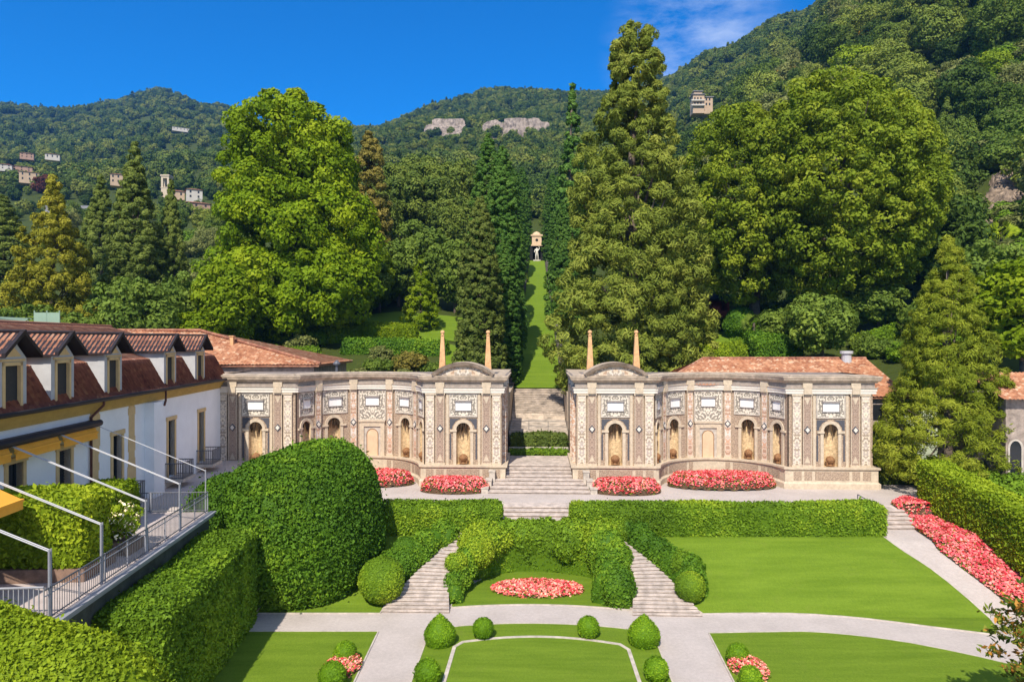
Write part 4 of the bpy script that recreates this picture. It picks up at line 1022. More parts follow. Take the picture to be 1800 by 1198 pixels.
# terrace plants
def planter(label, lab2, s0, s1, d0, d1, zb, zt, mat, seed, pl='wood', size=.085, dens=230):
    m = MB(); fb(m, s0-.1, s1+.1, d0-.1, d1+.1, TZ+.005, zb)
    tag(m.build('planter_box', M[pl]), lab2, 'planter', 'planters on the terrace')
    c = Fb((s0+s1)/2, (d0+d1)/2, 0)
    V, F = rbox(c[0], c[1], zb-.1, zt, d1-d0+.15, s1-s0+.15, math.atan2(NN.y, NN.x), .3, .35, .12)
    return leafy('hedge', V, F, L[mat], dens, size, seed, label, 'hedge', 'hedges on the terrace')
planter('tall yellow-green hedge standing across the middle of the raised terrace', 'brown planter box under the tall terrace hedge', sY(25.2), sY(27.4), 1.0, 5.0, 6.0, 8.55, 'hedge_yl', 21, 'wood', .10, 220)
planter('lower green hedge along the wall behind the tall terrace hedge', 'planter box along the wall behind the tall terrace hedge', sY(28), sY(33.6), 1.3, 3.2, 6.0, 7.65, 'hedge_yl', 22, 'wood', .10, 200)
m = MB(); fb(m, sY(28.2), sY(29.5), 3.7, 5.3, TZ+.005, 6.0); tag(m.build('planter_box', M['wood']), 'short brown planter with white flowering oleander near the railing', 'planter', 'planters on the terrace')
rng = np.random.RandomState(9); c = Fb(sY(28.9), 4.5, 6.7); Cn = np.array(c)+rng.randn(16, 3)*np.array([.5, .35, .3])
V, F, T = clump_leaves(Cn, np.full(16, .4), 60, .09, rng); t = thing('oleander_bush', 'white flowering oleander in the planter near the terrace railing', 'bush', (c[0], c[1], 6.0))
o = from_np('foliage', V, F, L['hedge_yl'], t, tint=T); V, F, T = clump_leaves(Cn+[0, 0, .12], np.full(16, .46), 16, .075, rng); from_np('blossoms', V, F, L['white'], t, tint=T)

# ================================================================== roofs and houses around the wings
def world_roof(name, mat, parent, p_eave0, p_eave1, p_r0, p_r1, **k):
    e0, e1, r0, r1 = map(Vector, (p_eave0, p_eave1, p_r0, p_r1)); ex = (e1-e0); W = ex.length; exn = ex.normalized()
    up = (r0-e0); up = up-exn*up.dot(exn); Lr = up.length; a = (r0-e0).dot(exn); b = (r1-e0).dot(exn)
    return tiled_roof(name, mat, parent, e0, ex, up, W, Lr, ul=lambda v: a*v/Lr, ur=lambda v: W+(b-W)*v/Lr, **k)
b1 = thing('tiled_annex', 'building with hipped orange tile roof behind the left mosaic wing', 'building', at(430, 63, 5))
eL, eR = Vector(at(380, 59.2, py=655)), Vector(at(563, 60.5, py=640)); eL.z = eR.z = 12.4; r1 = Vector(at(352, 66.5, py=581)); r0 = Vector(at(200, 66.5, 15.5)); r1.z = 15.5
eL2 = Vector((r0.x-3, 59.2, 12.4)); bR = Vector((eR.x, 73, 12.4))
world_roof('roof_slope', 'tile', b1, eL2, eR, r0, r1, amp=.07, per=.3, row=.5)
world_roof('roof_slope', 'tile', b1, eR, bR, r1, r1+Vector((0, .05, 0)), amp=.07, per=.3, row=.5)
m = MB(); m.box(eL2.x, eR.x-.6, 60.6, 72.5, 4, 12.3); m.build('wall', M['rubble'], b1)
m = MB(); m.box(eL2.x, eR.x-.05, 60.2, 60.45, 12.22, 12.36); m.box(eR.x-.3, eR.x-.05, 60.45, 73, 12.22, 12.36); m.tube(r1+Vector((0, 0, .05)), eR+Vector((0, 0, .1)), .14, .14, 7); m.tube(r0+Vector((0, 0, .05)), r1+Vector((0, 0, .05)), .14, .14, 7); m.build('roof_trim', M['tile_old'], b1)
m = MB()
for px, py in ((408, 598), (475, 622)):
    x, y, z = at(px, 64, py=py); m.box(x-.16, x+.16, y-.16, y+.16, z-.9, z+.35); m.box(x-.22, x+.22, y-.22, y+.22, z+.35, z+.45)
m.build('chimney', M['obelisk'], b1)
x, y, z = at(592, 60.5, py=641)
m = MB(); m.tube((x, y, 11.6), (x, y, z), .12, .12, 8); m.lathe((x, y, z), [(.3, 0), (.34, .12), (.2, .3), (.05, .42)], 10); tag(m.build('roof_vent', M['iron']), 'small grey metal roof vent on the left mosaic wing', 'vent')
b2 = thing('tiled_annex', 'building with long orange tile roof behind the right mosaic wing', 'building', at(1400, 60, 3))
eL, eR = Vector((13.2, 56.6, 10.35)), Vector((32.4, 56.6, 10.35)); r0 = Vector((17.4, 62.5, 12.85)); r1 = Vector((32.4, 62.5, 12.85))
eL = Vector((12.2, 57.4, 10.75)); eR.y = 57.4; eR.z = 10.75
world_roof('roof_slope', 'tile', b2, eL, eR, r0, r1, amp=.07, per=.3, row=.5)
m = MB(); ov = Vector((26.9, 55.9, 10.05))
world_roof('roof_slope', 'tile', b2, Vector((27.2, 55.5, 9.95)), Vector((32.4, 55.5, 9.95)), Vector((27.2, 57.45, 10.78)), Vector((32.4, 57.45, 10.78)), amp=.07, per=.3, row=.5)
m = MB(); m.box(27.05, 32.2, 56.0, 69, 2.5, 9.85); m.box(12.5, 27.0, 60.2, 68, 3, 10.8); m.build('wall', M['rubble'], b2)
m = MB(); m.tube(r0+Vector((0, 0, .05)), r1+Vector((0, 0, .05)), .15, .15, 7); m.tube(eL, r0, .14, .14, 7); m.add([tuple(r0), tuple(r1), (32.4, 68, 10.4), (13, 68, 10.4)], [(0, 1, 2, 3)]); m.box(27.2, 32.4, 55.6, 55.75, 9.8, 9.93); m.build('roof_trim', M['tile_old'], b2)
for x in (27.8, 29.6): m = MB(); m.box(x, x+.75, 55.9, 55.99, 8.1, 9.3); m.build('window', M['glass'], b2)
x, y, z = at(1488, 62, 12.8); m = MB(); m.tube((x, y, 12.4), (x, y, 13.3), .42, .42, 14); m.tube((x, y, 13.35), (x, y, 13.6), .55, .55, 14); m.tube((x, y, 13.3), (x, y, 13.35), .3, .3, 10)
tag(m.build('chimney_pot', M['pole']), 'white round chimney vent on the right orange roof', 'chimney')
V, F = rbox(29.6, 55.0, 2.9, 7.1, 5.2, 1.0, 0, .25, .35, .12); leafy('ivy_hedge', V, F, L['cyp'], 120, .13, 31, 'dark ivy covered wall right of the mosaic wall', 'hedge')
b3 = thing('stone_house', 'old stone house with arched window at the right edge of the photo', 'house', at(1800, 50, 3))
x0 = at(1768, 50)[0]
m = MB(); m.box(x0, x0+9, 50, 58, 2.5, 10.3); m.build('wall', M['rubble'], b3)
world_roof('roof_slope', 'tile', b3, (x0-.6, 49.3, 10.25), (x0+9, 49.3, 10.25), (x0-.6, 54, 12.0), (x0+9, 54, 12.0), amp=.07, per=.3, row=.5)
xw = at(1776, 50)[0]+.35; ar = [(xw-.42, 4.2)]+[(xw-.42*math.cos(t), 6.6+.6*math.sin(t)) for t in np.linspace(0, math.pi, 11)]+[(xw+.42, 4.2)]
m = MB(); m.add([(a, 49.97, h) for a, h in ar], [tuple(range(len(ar)))]); w_ = m.build('window', M['glass'], b3)
m = MB()
for i in range(len(ar)-1):
    (a, h), (a2, h2) = ar[i], ar[i+1]; e = lambda a, h: (xw+(a-xw)*1.35, h+(.12 if h > 4.3 else 0))
    m.add([(a, 49.94, h), (a2, 49.94, h2), (e(a2, h2)[0], 49.94, e(a2, h2)[1]), (e(a, h)[0], 49.94, e(a, h)[1])], [(0, 1, 2, 3)])
m.build('window_surround', M['stone'], w_)
m = MB()
for s, e in (((60, 548), (104, 566)),):
    x, y, z = at(60, 66, py=575); x2 = at(104, 66)[0]; z2 = CAMH-(549-599)/FPX*66
    m.box(x, (x+x2)/2-.05, 66, 66.1, z-3, z2); m.box((x+x2)/2+.05, x2, 66, 66.1, z-3, z2)
    for xx in (x, (x+x2)/2, x2): m.tube((xx, 66.05, z-4), (xx, 66.05, z2+.2), .06, .06, 6)
tag(m.build('court_screen', M['greenmetal']), 'pale green panel screen showing above the tiled roof at left', 'screen')
x, y, z = at(-30, 70, py=560); x2 = at(22, 70)[0]; m = MB()
m.add([(x, 70, z-3), (x2, 70, z-3), (x2-.8, 70, CAMH+30/1200*70), (x, 70, CAMH+44/1200*70), (x, 78, CAMH+44/1200*70), (x2-.8, 78, CAMH+30/1200*70), (x2, 78, z-3)], [(0, 1, 2, 3), (2, 6, 5, 2+1), (3, 2+0, 5, 4)][:2]+[(3, 2, 5, 4)])
tag(m.build('canopy', M['greenmetal']), 'pale sloping canopy roof at the far left above the tiled roof', 'canopy')
# red kiosk right of the big conifer
kx, ky, kz = at(1263, 100, py=558); kz = max(kz, float(hill(kx, ky))-.3)
k = thing('garden_kiosk', 'small red and black kiosk in the shade right of the big conifer', 'kiosk', (kx, ky, kz))
m = MB(); m.box(kx-1.6, kx+1.6, ky, ky+3, kz, kz+1.0); m.box(kx-1.6, kx-1.35, ky, ky+3, kz+1, kz+2.6); m.box(kx+1.35, kx+1.6, ky, ky+3, kz+1, kz+2.6); m.box(kx-.9, kx+.2, ky-.04, ky+.2, kz+1.0, kz+1.7); m.build('wall', M['redwood'], k)
m = MB(); m.box(kx-2.1, kx+2.1, ky-.6, ky+3.4, kz+2.6, kz+2.8); m.add([(kx-2.1, ky-.6, kz+2.8), (kx+2.1, ky-.6, kz+2.8), (kx+1.2, ky+1.4, kz+3.7), (kx-1.2, ky+1.4, kz+3.7), (kx-2.1, ky+3.4, kz+2.8), (kx+2.1, ky+3.4, kz+2.8)], [(0, 1, 2, 3), (3, 2, 5, 4), (0, 3, 4), (1, 5, 2)]); m.build('roof', M['black'], k)
m = MB(); m.box(kx-1.35, kx+1.35, ky+2.7, ky+2.8, kz+1, kz+2.6); m.build('back_panel', M['redwood'], k)
# far houses
def house(px, Y, py, w, d, h, wall, label, roof='tile_old', rh=1.6, floors=2, nw=3, rot=.5, base=None):
    x, y, z = at(px, Y, py=py); z = z if base is None else base
    t = thing('house', label, 'house', (x, y, z)); t.rotation_euler.z = rot; t.scale = (.78, .78, .62)
    m = MB(); m.box(-w/2, w/2, 0, d, -2.5, h); o = m.build('wall', M[wall]); o.parent = t
    e = .6
    m = MB(); m.add([(-w/2-e, -e, h), (w/2+e, -e, h), (w/2+e, d+e, h), (-w/2-e, d+e, h), (-w/2+w*.28, d/2, h+rh), (w/2-w*.28, d/2, h+rh)], [(0, 1, 5, 4), (1, 2, 5), (2, 3, 4, 5), (3, 0, 4), (3, 2, 1, 0)]); o = m.build('roof', M[roof]); o.parent = t
    for f in range(floors):
        for i in range(nw):
            xx = -w/2+w*(i+.5)/nw; z0 = h*(f+.25)/floors
            m = MB(); m.box(xx-.5, xx+.5, -.06, .1, z0, z0+h/floors*.5); o = m.build('window', M['slate']); o.parent = t
    return t
house(52, 430, 318, 14, 10, 9, 'ochrehouse', 'ochre house with hipped roof among trees at the left, beside the dark purple tree')
house(38, 480, 300, 16, 10, 5, 'pinkhouse', 'low pink roofed house at the far left edge of the hill')
house(92, 520, 278, 12, 8, 5, 'palehouse', 'small white house on the wooded hill at left', nw=3, floors=1)
house(47, 560, 277, 12, 8, 6, 'pinkhouse', 'tan house higher up the slope at the far left')
house(318, 900, 229, 26, 10, 6, 'palehouse', 'long low white house high on the left hill', 'palehouse', .8, 1, 5)
house(208, 380, 322, 10, 8, 8, 'ochrehouse', 'ochre house half hidden behind the dark cedars')
house(342, 330, 349, 9, 8, 7, 'palehouse', 'white villa beside the bell tower', nw=2)
house(345, 290, 372, 14, 8, 6, 'pinkhouse', 'pink house with tiled roof below the bell tower')
house(312, 330, 345, 8, 7, 4, 'ochrehouse', 'small ochre chapel roof next to the bell tower', nw=2, floors=1)
house(10, 470, 297, 9, 8, 5, 'palehouse', 'pale house at the very left edge of the hill', nw=2)
# bell tower
x, y, z = at(290, 400, py=349); t = thing('bell_tower', 'cream church bell tower rising above the trees at left', 'bell tower', (x, y, z))
m = MB()
m.box(x-2.3, x+2.3, y, y+4.6, z-8, z+6.5); 
for q in (-1, 1): a0, a1 = sorted((x+q*2.3, x+q*1.2)); m.box(a0, a1, y, y+1.1, z+6.5, z+12); m.box(a0, a1, y+3.5, y+4.6, z+6.5, z+12)
m.box(x-2.3, x+2.3, y, y+4.6, z+12, z+13.2); m.build('tower_body', M['cream'], t)
m = MB(); m.box(x-2.7, x+2.7, y-.4, y+5, z+13.2, z+14); m.box(x-2.5, x+2.5, y-.2, y+4.8, z+6.2, z+6.7); m.build('tower_cornice', M['cream'], t)
m = MB(); m.lathe((x, y+2.2, z+8), [(.9, 0), (.7, .7), (.5, 1.6), (.1, 2)], 10); m.build('bell', M['black'], t)
m = MB(); x, y, z = at(130, 330, py=385); m.box(x-14, x+14, 330, 331, z-5, z+6.5); tag(m.build('grey_wall', M['greywall']), 'grey retaining wall between the conifers at left', 'wall')
# villa on the right hill
t = thing('villa', 'pale tall villa with balconies perched on the right wooded hill', 'villa', at(1236, 420, py=190)); t.scale = (.78, .78, .78); x, y, z = at(1236, 420, py=190)
m = MB(); m.box(x-8, x+1, y, y+9, z-4, z+10.5); m.box(x+1, x+8, y+1.5, y+9, z-4, z+9); m.box(x-7, x-.5, y+1, y+8, z+10.5, z+13.4); m.build('wall', M['ochrehouse'], t)
m = MB(); m.box(x-8.8, x+1.6, y-.8, y+9.8, z+10.5, z+11.0); m.box(x+1.7, x+8.8, y+.8, y+9.8, z+9, z+9.5); m.box(x-7.6, x+.2, y+.2, y+8.7, z+13.4, z+13.9)
m.build('roof', M['greywall'], t)
for k_, zz in enumerate((1.5, 5.3)):
    m = MB(); m.box(x-9.5, x+1, y-1.6, y, z+zz, z+zz+1.1); m.build('balcony', M['palehouse'], t)
    m = MB()
    for q in (-6.5, -4.2, -1.8, 3, 5.5): m.box(x+q-.6, x+q+.6, y-.08 if q < 1 else y+1.42, y+.1 if q < 1 else y+1.6, z+zz+1.15, z+zz+3.1)
    m.build('window', M['slate'], t)
# aedicule with statue at the top of the avenue
vx, vy = A(0, 171); az = 34.2
t = thing('garden_temple', 'ochre stone niche temple at the top of the grass avenue', 'temple', (vx, vy, az))
m = MB()
for q in (-1, 1): a0, a1 = sorted((vx+q*1.0, vx+q*1.7)); m.box(a0, a1, vy+.6, vy+3, az-1.5, az+4.1)
m.box(vx-1.7, vx+1.7, vy+2.6, vy+3.2, az-1, az+4.1); m.build('niche_wall', M['black'], t)
m = MB(); m.box(vx-1.2, vx+1.2, vy+.4, vy+3, az+4.1, az+7.0); m.box(vx-1.5, vx+1.5, vy+.2, vy+3.1, az+6.6, az+6.95); m.box(vx-1.4, vx+1.4, vy+.2, vy+3.1, az+4.1, az+4.5)
m.lathe((vx, vy+1.6, az+7.0), [(1.2, 0), (1.0, .35), (.6, .7), (.1, .9)], 12); m.build('attic', M['door'], t)
m = MB(); m.tube((vx, vy+.36, az+5.6), (vx, vy+.5, az+5.6), .36, .36, 12); m.build('round_window', M['black'], t)
m = MB(); m.box(vx-.9, vx+.9, vy-.6, vy+.6, az-.3, az+.55); tag(m.build('statue_pedestal', M['stone']), 'stone pedestal under the white statue at the top of the avenue', 'pedestal')
J = {'pelvis': (0, 0, 1.75), 'chest': (0, .02, 2.45), 'neck': (0, 0, 2.85), 'head': (.02, -.05, 3.15), 'hL': (-.2, 0, 1.65), 'kL': (-.24, -.12, .95), 'fL': (-.26, 0, .12), 'tL': (-.28, -.28, .06), 'hR': (.2, 0, 1.65), 'kR': (.3, .02, .95), 'fR': (.34, .15, .12), 'tR': (.38, -.1, .06), 'sL': (-.42, 0, 2.6), 'eL': (-.62, -.1, 2.1), 'wL': (-.45, -.4, 1.9), 'sR': (.42, 0, 2.6), 'eR': (.66, .02, 2.95), 'wR': (.5, -.1, 3.45)}
nm = list(J); ed = [('pelvis', 'chest'), ('chest', 'neck'), ('neck', 'head'), ('pelvis', 'hL'), ('hL', 'kL'), ('kL', 'fL'), ('fL', 'tL'), ('pelvis', 'hR'), ('hR', 'kR'), ('kR', 'fR'), ('fR', 'tR'), ('chest', 'sL'), ('sL', 'eL'), ('eL', 'wL'), ('chest', 'sR'), ('sR', 'eR'), ('eR', 'wR')]
me = bpy.data.meshes.new('statue'); me.from_pydata([J[k] for k in nm], [(nm.index(a), nm.index(b)) for a, b in ed], []); me.materials.append(M['white'])
so = bpy.data.objects.new('statue', me); C.objects.link(so); so.location = (vx, vy, az+.5)
sk = so.modifiers.new('skin', 'SKIN'); rad = {'pelvis': .27, 'chest': .34, 'neck': .12, 'head': .22, 'hL': .2, 'hR': .2, 'kL': .14, 'kR': .14, 'sL': .17, 'sR': .17, 'eL': .11, 'eR': .11}
for i, kk in enumerate(nm): me.skin_vertices[0].data[i].radius = (rad.get(kk, .08),)*2; me.skin_vertices[0].data[i].use_root = (i == 0)
so.modifiers.new('smooth', 'SUBSURF').levels = 1
tag(so, 'white stone statue of a standing figure in front of the ochre temple', 'statue')
# ================================================================== clipped hedges and topiary in the garden
def dome2(cx, cy, z0, rx, ry, h, p=2.4, n=30, lumps=.12, lscale=.9, pmin=-.9, zmin=-.1):
    th, ph = np.meshgrid(np.linspace(0, 2*math.pi, n*2+1)[:-1], np.linspace(pmin, math.pi/2-.01, n), indexing='ij')
    s_ = lambda x, e: np.sign(x)*np.abs(x)**e
    e = 2/p; D = np.c_[(s_(np.cos(ph), e)*np.cos(th)).ravel(), (s_(np.cos(ph), e)*np.sin(th)).ravel(), s_(np.sin(ph), e).ravel()]
    V = np.array([cx, cy, z0])+D*np.array([rx, ry, h]); V += D*(lump(V, lscale)*lumps)[:, None]; V[:, 2] = np.maximum(V[:, 2], zmin)
    return V, grid_faces(2*n, n, True)
GH = 'clipped hedges'
V, F = dome2(-12.35, 40.3, 3.6, 4.35, 4.2, 4.65, 2.45, 40, .30, .8, -1.15); Va, Fa = dome2(-16.2, 40.6, 2.6, 3.0, 3.4, 3.7, 2.4, 30, .25, .8, -1.0); F = np.r_[F, Fa+len(V)]; V = np.r_[V, Va]
leafy('hedge_mound', V, F, L['hedge_dk'], 290, .10, 41, 'huge domed laurel hedge in front of the left end of the mosaic wall', 'hedge', GH, jit=.2, rough=1.0, patch=.6)
V, F = rbox(-14.2, 29.9, -.1, 4.7, 2.7, 11.2, .079, .3, .35, .1, .9); leafy('hedge', V, F, L['hedge'], 330, .085, 42, 'tall dark-sided box hedge below the terrace railing', 'hedge', GH, jit=.07, patch=.7)
V, F = dome2(-15.0, 18.7, 3.2, 5.6, 2.3, 3.6, 2.35, 36, .24, .8, -1.2); leafy('hedge_mound', V, F, L['hedge_yl'], 520, .07, 43, 'rounded leafy hedge mound in the lower left corner', 'hedge', GH, jit=.09, rough=.7, patch=.7)
def slope_z(V, f): V[:, 2] += f(V[:, 0], V[:, 1]); return V
V, F = rbox(*[(3.85+23.45)/2, 43.75], -.25, 1.72, 19.6, 2.1, -.012, .16, .35, .06, 1.2); V = slope_z(V, lambda x, y: 2.28+np.clip((x-18)/6, 0, 1)*.15)
leafy('hedge', V, F, L['hedge'], 240, .085, 44, 'long low box hedge right of the central steps', 'hedge', GH)
V, F = rbox(-4.85, 44.15, -.25, 1.72, 8.2, 2.1, 0, .3, .35, .06, 1.2); V = slope_z(V, lambda x, y: 2.3)
leafy('hedge', V, F, L['hedge'], 240, .085, 45, 'low box hedge left of the central steps', 'hedge', GH)
V, F = rbox(29.35, 37.5, 0, 3.35, 2.0, 21.5, -.03, .15, .4, .07, .9); V = slope_z(V, lambda x, y: 2.7+(y-48)*.12)
leafy('hedge', V, F, L['hedge_yl'], 200, .10, 46, 'tall light green hedge behind the long red flower border at right', 'hedge', GH)
def stairz(v): return float(np.interp(v, [36.25, 42.9], [0, 2.42]))
def sweephedge(ctrl, ws, hs_, label, seed, mat='hedge_dk', size=.09, dens=230, z0=None, lumps=.24):
    k = 22; c = spline(ctrl, k); t = np.linspace(0, 1, k); tt = np.linspace(0, 1, len(ws)); w = np.interp(t, tt, ws); h = np.interp(t, tt, hs_)
    z = np.interp(t, tt, z0) if z0 is not None else np.array([max(0, stairz(p[1])-.25) for p in c])
    P = [A(*p) for p in c]; V, F = sweep(P, w*.92, h*.93, z, 15, lumps*.6); r_ = random.Random(seed); L_ = np.r_[0, np.cumsum(np.linalg.norm(np.diff(np.array(P), axis=0), axis=1))]
    for q_ in np.arange(.3, L_[-1], .95):
        i_ = int(np.argmin(abs(L_-q_))); rb = w[i_]*.5*r_.uniform(.9, 1.12); hz_ = min(h[i_], rb*1.5); jx = r_.uniform(-.22, .22)*w[i_]
        Vb, Fb_ = ball((P[i_][0]+jx, P[i_][1]+r_.uniform(-.2, .1), z[i_]+h[i_]-hz_*.72), rb, hz_*.86, 12, .09); F = np.r_[F, Fb_+len(V)]; V = np.r_[V, Vb]
    return leafy('hedge', V, F, L[mat], dens, size, seed, label, 'hedge', GH, jit=.08, rough=.7)
sweephedge([(-8.9, 37.9), (-7.95, 39.6), (-6.95, 41.3), (-5.9, 42.9), (-4.5, 44.3)], [1.6, 1.7, 1.6, 1.5, 1.4], [1.25, 1.3, 1.1, 1.0, .9], 'curving low hedge on the outer side of the left ramp of steps', 51)
sweephedge([(8.8, 38.1), (8.0, 39.7), (7.05, 41.3), (6.0, 42.9), (4.6, 44.3)], [1.5, 1.6, 1.6, 1.5, 1.5], [1.1, 1.25, 1.2, 1.1, 1.0], 'curving low hedge on the outer side of the right ramp of steps', 52)
sweephedge([(-4.4, 41.6), (-3.6, 42.7), (-1.9, 43.5), (0, 43.7), (1.9, 43.5), (3.6, 42.7), (4.5, 41.6)], [2.0, 2.1, 2.0, 2.0, 2.0, 2.2, 2.2], [2.7, 2.9, 2.75, 2.7, 2.75, 3.0, 2.9], 'thick crescent shaped shrub hedge behind the oval flower bed', 53, 'hedge', .10, 200, z0=[.2]*7, lumps=.26)
sweephedge([(4.3, 41.9), (4.2, 40.6), (3.95, 39.2), (3.8, 37.7)], [2.0, 1.9, 1.95, 2.0], [2.95, 2.55, 2.15, 1.7], 'tall hedge arm stepping down on the right of the oval flower bed', 54, z0=[0]*4, lumps=.14)
sweephedge([(-4.6, 40.6), (-4.85, 39.4), (-4.8, 38.3), (-4.75, 37.5)], [1.5, 1.2, 1.1, 1.1], [2.3, 1.5, 1.15, 1.1], 'small dark hedge along the inner edge of the left ramp of steps', 55, z0=[0]*4, lumps=.14)
def topiary(px, py, rp, label, seed, mat='ball', cone=0, hp=None, zb=None, name='topiary_ball'):
    x, y = gp(px, py+rp*.92); r = rp*y/1200; y += r*.45; x = (px-900)/1200*y; z = float(ground(x, y)) if zb is None else zb
    if cone:
        h = hp*y/1200*.93; k = 26; ph = np.linspace(0, 1, k); prof = np.where(ph < .35, .80+.2*np.sin(ph/.35*math.pi/2), 1.0*(1-((ph-.35)/.65)**1.45))
        th = np.linspace(0, 2*math.pi, 41)[:-1]; V = np.array([[x+r*q*math.cos(t), y+r*q*math.sin(t), z+h*p] for t in th for p, q in zip(ph, np.maximum(prof, .01))]); F = grid_faces(40, k, True)
        V[:, :2] += (lump(V, 3)*.02)[:, None]
    else: V, F = ball((x, y, z+r*.93), r)
    return leafy(name, V, F, L[mat], 620 if r < 1 else 420, .045 if r < 1 else .06, seed, label, 'topiary', 'clipped topiary balls and cones', jit=.03, rough=.45, patch=2)
topiary(773, 1112, 27, 'pointed box cone at the left corner of the central lawn', 61, cone=1, hp=58, name='topiary_cone')
topiary(1132, 1112, 28, 'pointed box cone at the right corner of the central lawn', 62, cone=1, hp=58, name='topiary_cone')
topiary(849, 1108, 18, 'small box ball right of the left cone', 63); topiary(1034, 1105, 19, 'small box ball left of the right cone', 64)
topiary(751, 1187, 23, 'box ball at the bottom edge left of the central lawn', 65); topiary(1153, 1181, 21, 'box ball at the bottom edge right of the central lawn', 66)
topiary(671, 1032, 40, 'large pale green ball beside the foot of the left ramp of steps', 67, 'hedge'); topiary(1213, 1040, 26, 'round ball beside the foot of the right ramp of steps', 68, 'hedge')
topiary(607, 1151, 20, 'yellowish box ball behind the small flower bed at lower left', 69); topiary(583, 1192, 23, 'yellowish box ball in front of the small flower bed at lower left', 70)
topiary(1296, 1153, 18, 'box ball behind the small flower bed at lower right', 71); topiary(1319, 1196, 19, 'box ball in front of the small flower bed at lower right', 72)
topiary(712, 975, 24, 'small dark shrub left of the top of the left ramp of steps', 73, 'hedge_dk', name='shrub')
def shrubball(u, v, z, r, label, seed, mat='hedge_dk'):
    V, F = ball((*A(u, v), z+r*.9), r, None, 16, .06); leafy('shrub', V, F, L[mat], 380, .07, seed, label, 'shrub', 'clipped shrubs', jit=.06, rough=.6)
shrubball(-3.75, 40.9, 1.0, 1.0, 'round shrub at the left end of the crescent hedge', 74, 'hedge'); shrubball(-4.85, 39.5, 1.0, .62, 'small round shrub beside the middle of the left ramp', 75, 'hedge')

shrubball(4.9, 43.4, 1.5, .95, 'round shrub at the right end of the crescent hedge', 76, 'hedge')
shrubball(8.1, 39.6, .9, .78, 'small round shrub in the middle of the right outer hedge', 79, 'hedge'); shrubball(-8.6, 39.5, .9, .75, 'small round shrub in the middle of the left outer hedge', 80, 'hedge_dk')
# ================================================================== flower beds
def flower_bed(poly, h, label, seed, mat='flower', dens=190, size=.075, edge=.55):
    P = np.array(poly); c = P.mean(0); gz = float(ground(*c))
    t = thing('flower_bed', label, 'flower bed', (c[0], c[1], gz), 'red and pink flower beds')
    rng = np.random.RandomState(seed)
    dn = np.concatenate([P[i]+(P[(i+1) % len(P)]-P[i])*np.linspace(0, 1, 12)[:-1, None] for i in range(len(P))])
    def hh(X, Y):
        Q = np.c_[np.ravel(X), np.ravel(Y)]; out = np.zeros(len(Q))
        for i in range(0, len(Q), 4000):
            d = np.sqrt(((Q[i:i+4000, None]-dn[None])**2).sum(2).min(1)); out[i:i+4000] = h*np.sqrt(np.clip(d/edge, 0, 1))*(1+.0*d)
        return (ground(np.ravel(X), np.ravel(Y))+out).reshape(np.shape(X))
    o, _ = sheet('soil', poly, .3, .02, M['soil'], lambda X, Y: hh(X, Y)-.1, t)
    x0, y0 = P.min(0); x1, y1 = P.max(0)
    def pts(n):
        G = np.c_[rng.uniform(x0, x1, n), rng.uniform(y0, y1, n)]; ins = np.zeros(n, bool)
        for i in range(len(P)):
            xa, ya = P[i]; xb, yb = P[(i+1) % len(P)]; ins ^= ((ya > G[:, 1]) != (yb > G[:, 1])) & (G[:, 0] < (xb-xa)*(G[:, 1]-ya)/(yb-ya+1e-12)+xa)
        return G[ins]
    ar = (x1-x0)*(y1-y0)
    G = pts(int(ar*dens)); z = hh(G[:, 0], G[:, 1]); e = .25
    gx_ = (hh(G[:, 0]+e, G[:, 1])-hh(G[:, 0]-e, G[:, 1]))/(2*e); gy_ = (hh(G[:, 0], G[:, 1]+e)-hh(G[:, 0], G[:, 1]-e))/(2*e)
    N = np.c_[-gx_, -gy_, np.ones(len(G))]; n = N/np.linalg.norm(N, axis=1)[:, None]
    lv = np.c_[G, z]+n*rng.uniform(-.1, .05, (len(G), 1)); V, F, T = leafquads(lv, n+rng.randn(len(G), 3)*.6, .07, rng, .6)
    from_np('leaves', V, F, L['hedge'], t, tint=T)['kind'] = 'stuff'
    pt = lump(np.c_[G, z], 1.7); k = rng.rand(len(G)) < .93+.1*pt; G, z, n = G[k], z[k], n[k]
    fl = np.c_[G, z]+n*rng.uniform(-.02, .11, (len(G), 1)); V, F, T = leafquads(fl, n+rng.randn(len(G), 3)*.45, size, rng, .9, .5+.35*rng.randn(len(G))+.1*lump(fl, 2.5))
    from_np('blossoms', V, F, L[mat], t, tint=T)['kind'] = 'stuff'
    return t
def ell(u, v, ru, rv, n=26, f=lambda u, v: A(u, v), rot=0):
    out = []
    for a in np.linspace(0, 2*math.pi, n+1)[:-1]:
        x, y = ru*math.cos(a), rv*math.sin(a); out.append(f(u+x*math.cos(rot)-y*math.sin(rot), v+x*math.sin(rot)+y*math.cos(rot)))
    return out
flower_bed(ell(-14.3, 54.5, 4.3, 1.8), 1.0, 'red flower bed in the left curved recess, half hidden by the hedge mound', 81)
flower_bed(ell(14.4, 54.5, 4.25, 1.8), 1.0, 'wide red oval flower bed in front of the right curved recess', 82)
flower_bed([p for p in ell(-6.45, 52.2, 2.7, 1.4)], .95, 'red flower bed left of the broad staircase', 83); flower_bed([p for p in ell(6.6, 52.2, 2.65, 1.4)], .95, 'red flower bed right of the broad staircase', 84)
flower_bed(ell(-.15, 39.7, 2.72, 1.3), .38, 'pink oval flower bed within the crescent hedge', 85, 'flower2', 260, .07)
strip = [gp(*p) for p in [(1566, 886), (1580, 905), (1610, 932), (1650, 968), (1700, 1006), (1745, 1040), (1800, 1085), (1880, 1150), (1930, 1100), (1850, 1030), (1790, 990), (1720, 940), (1650, 902), (1602, 881), (1580, 879)]]
flower_bed(strip, .42, 'long red flower border along the hedge at right', 86, 'flower', 230, .075)
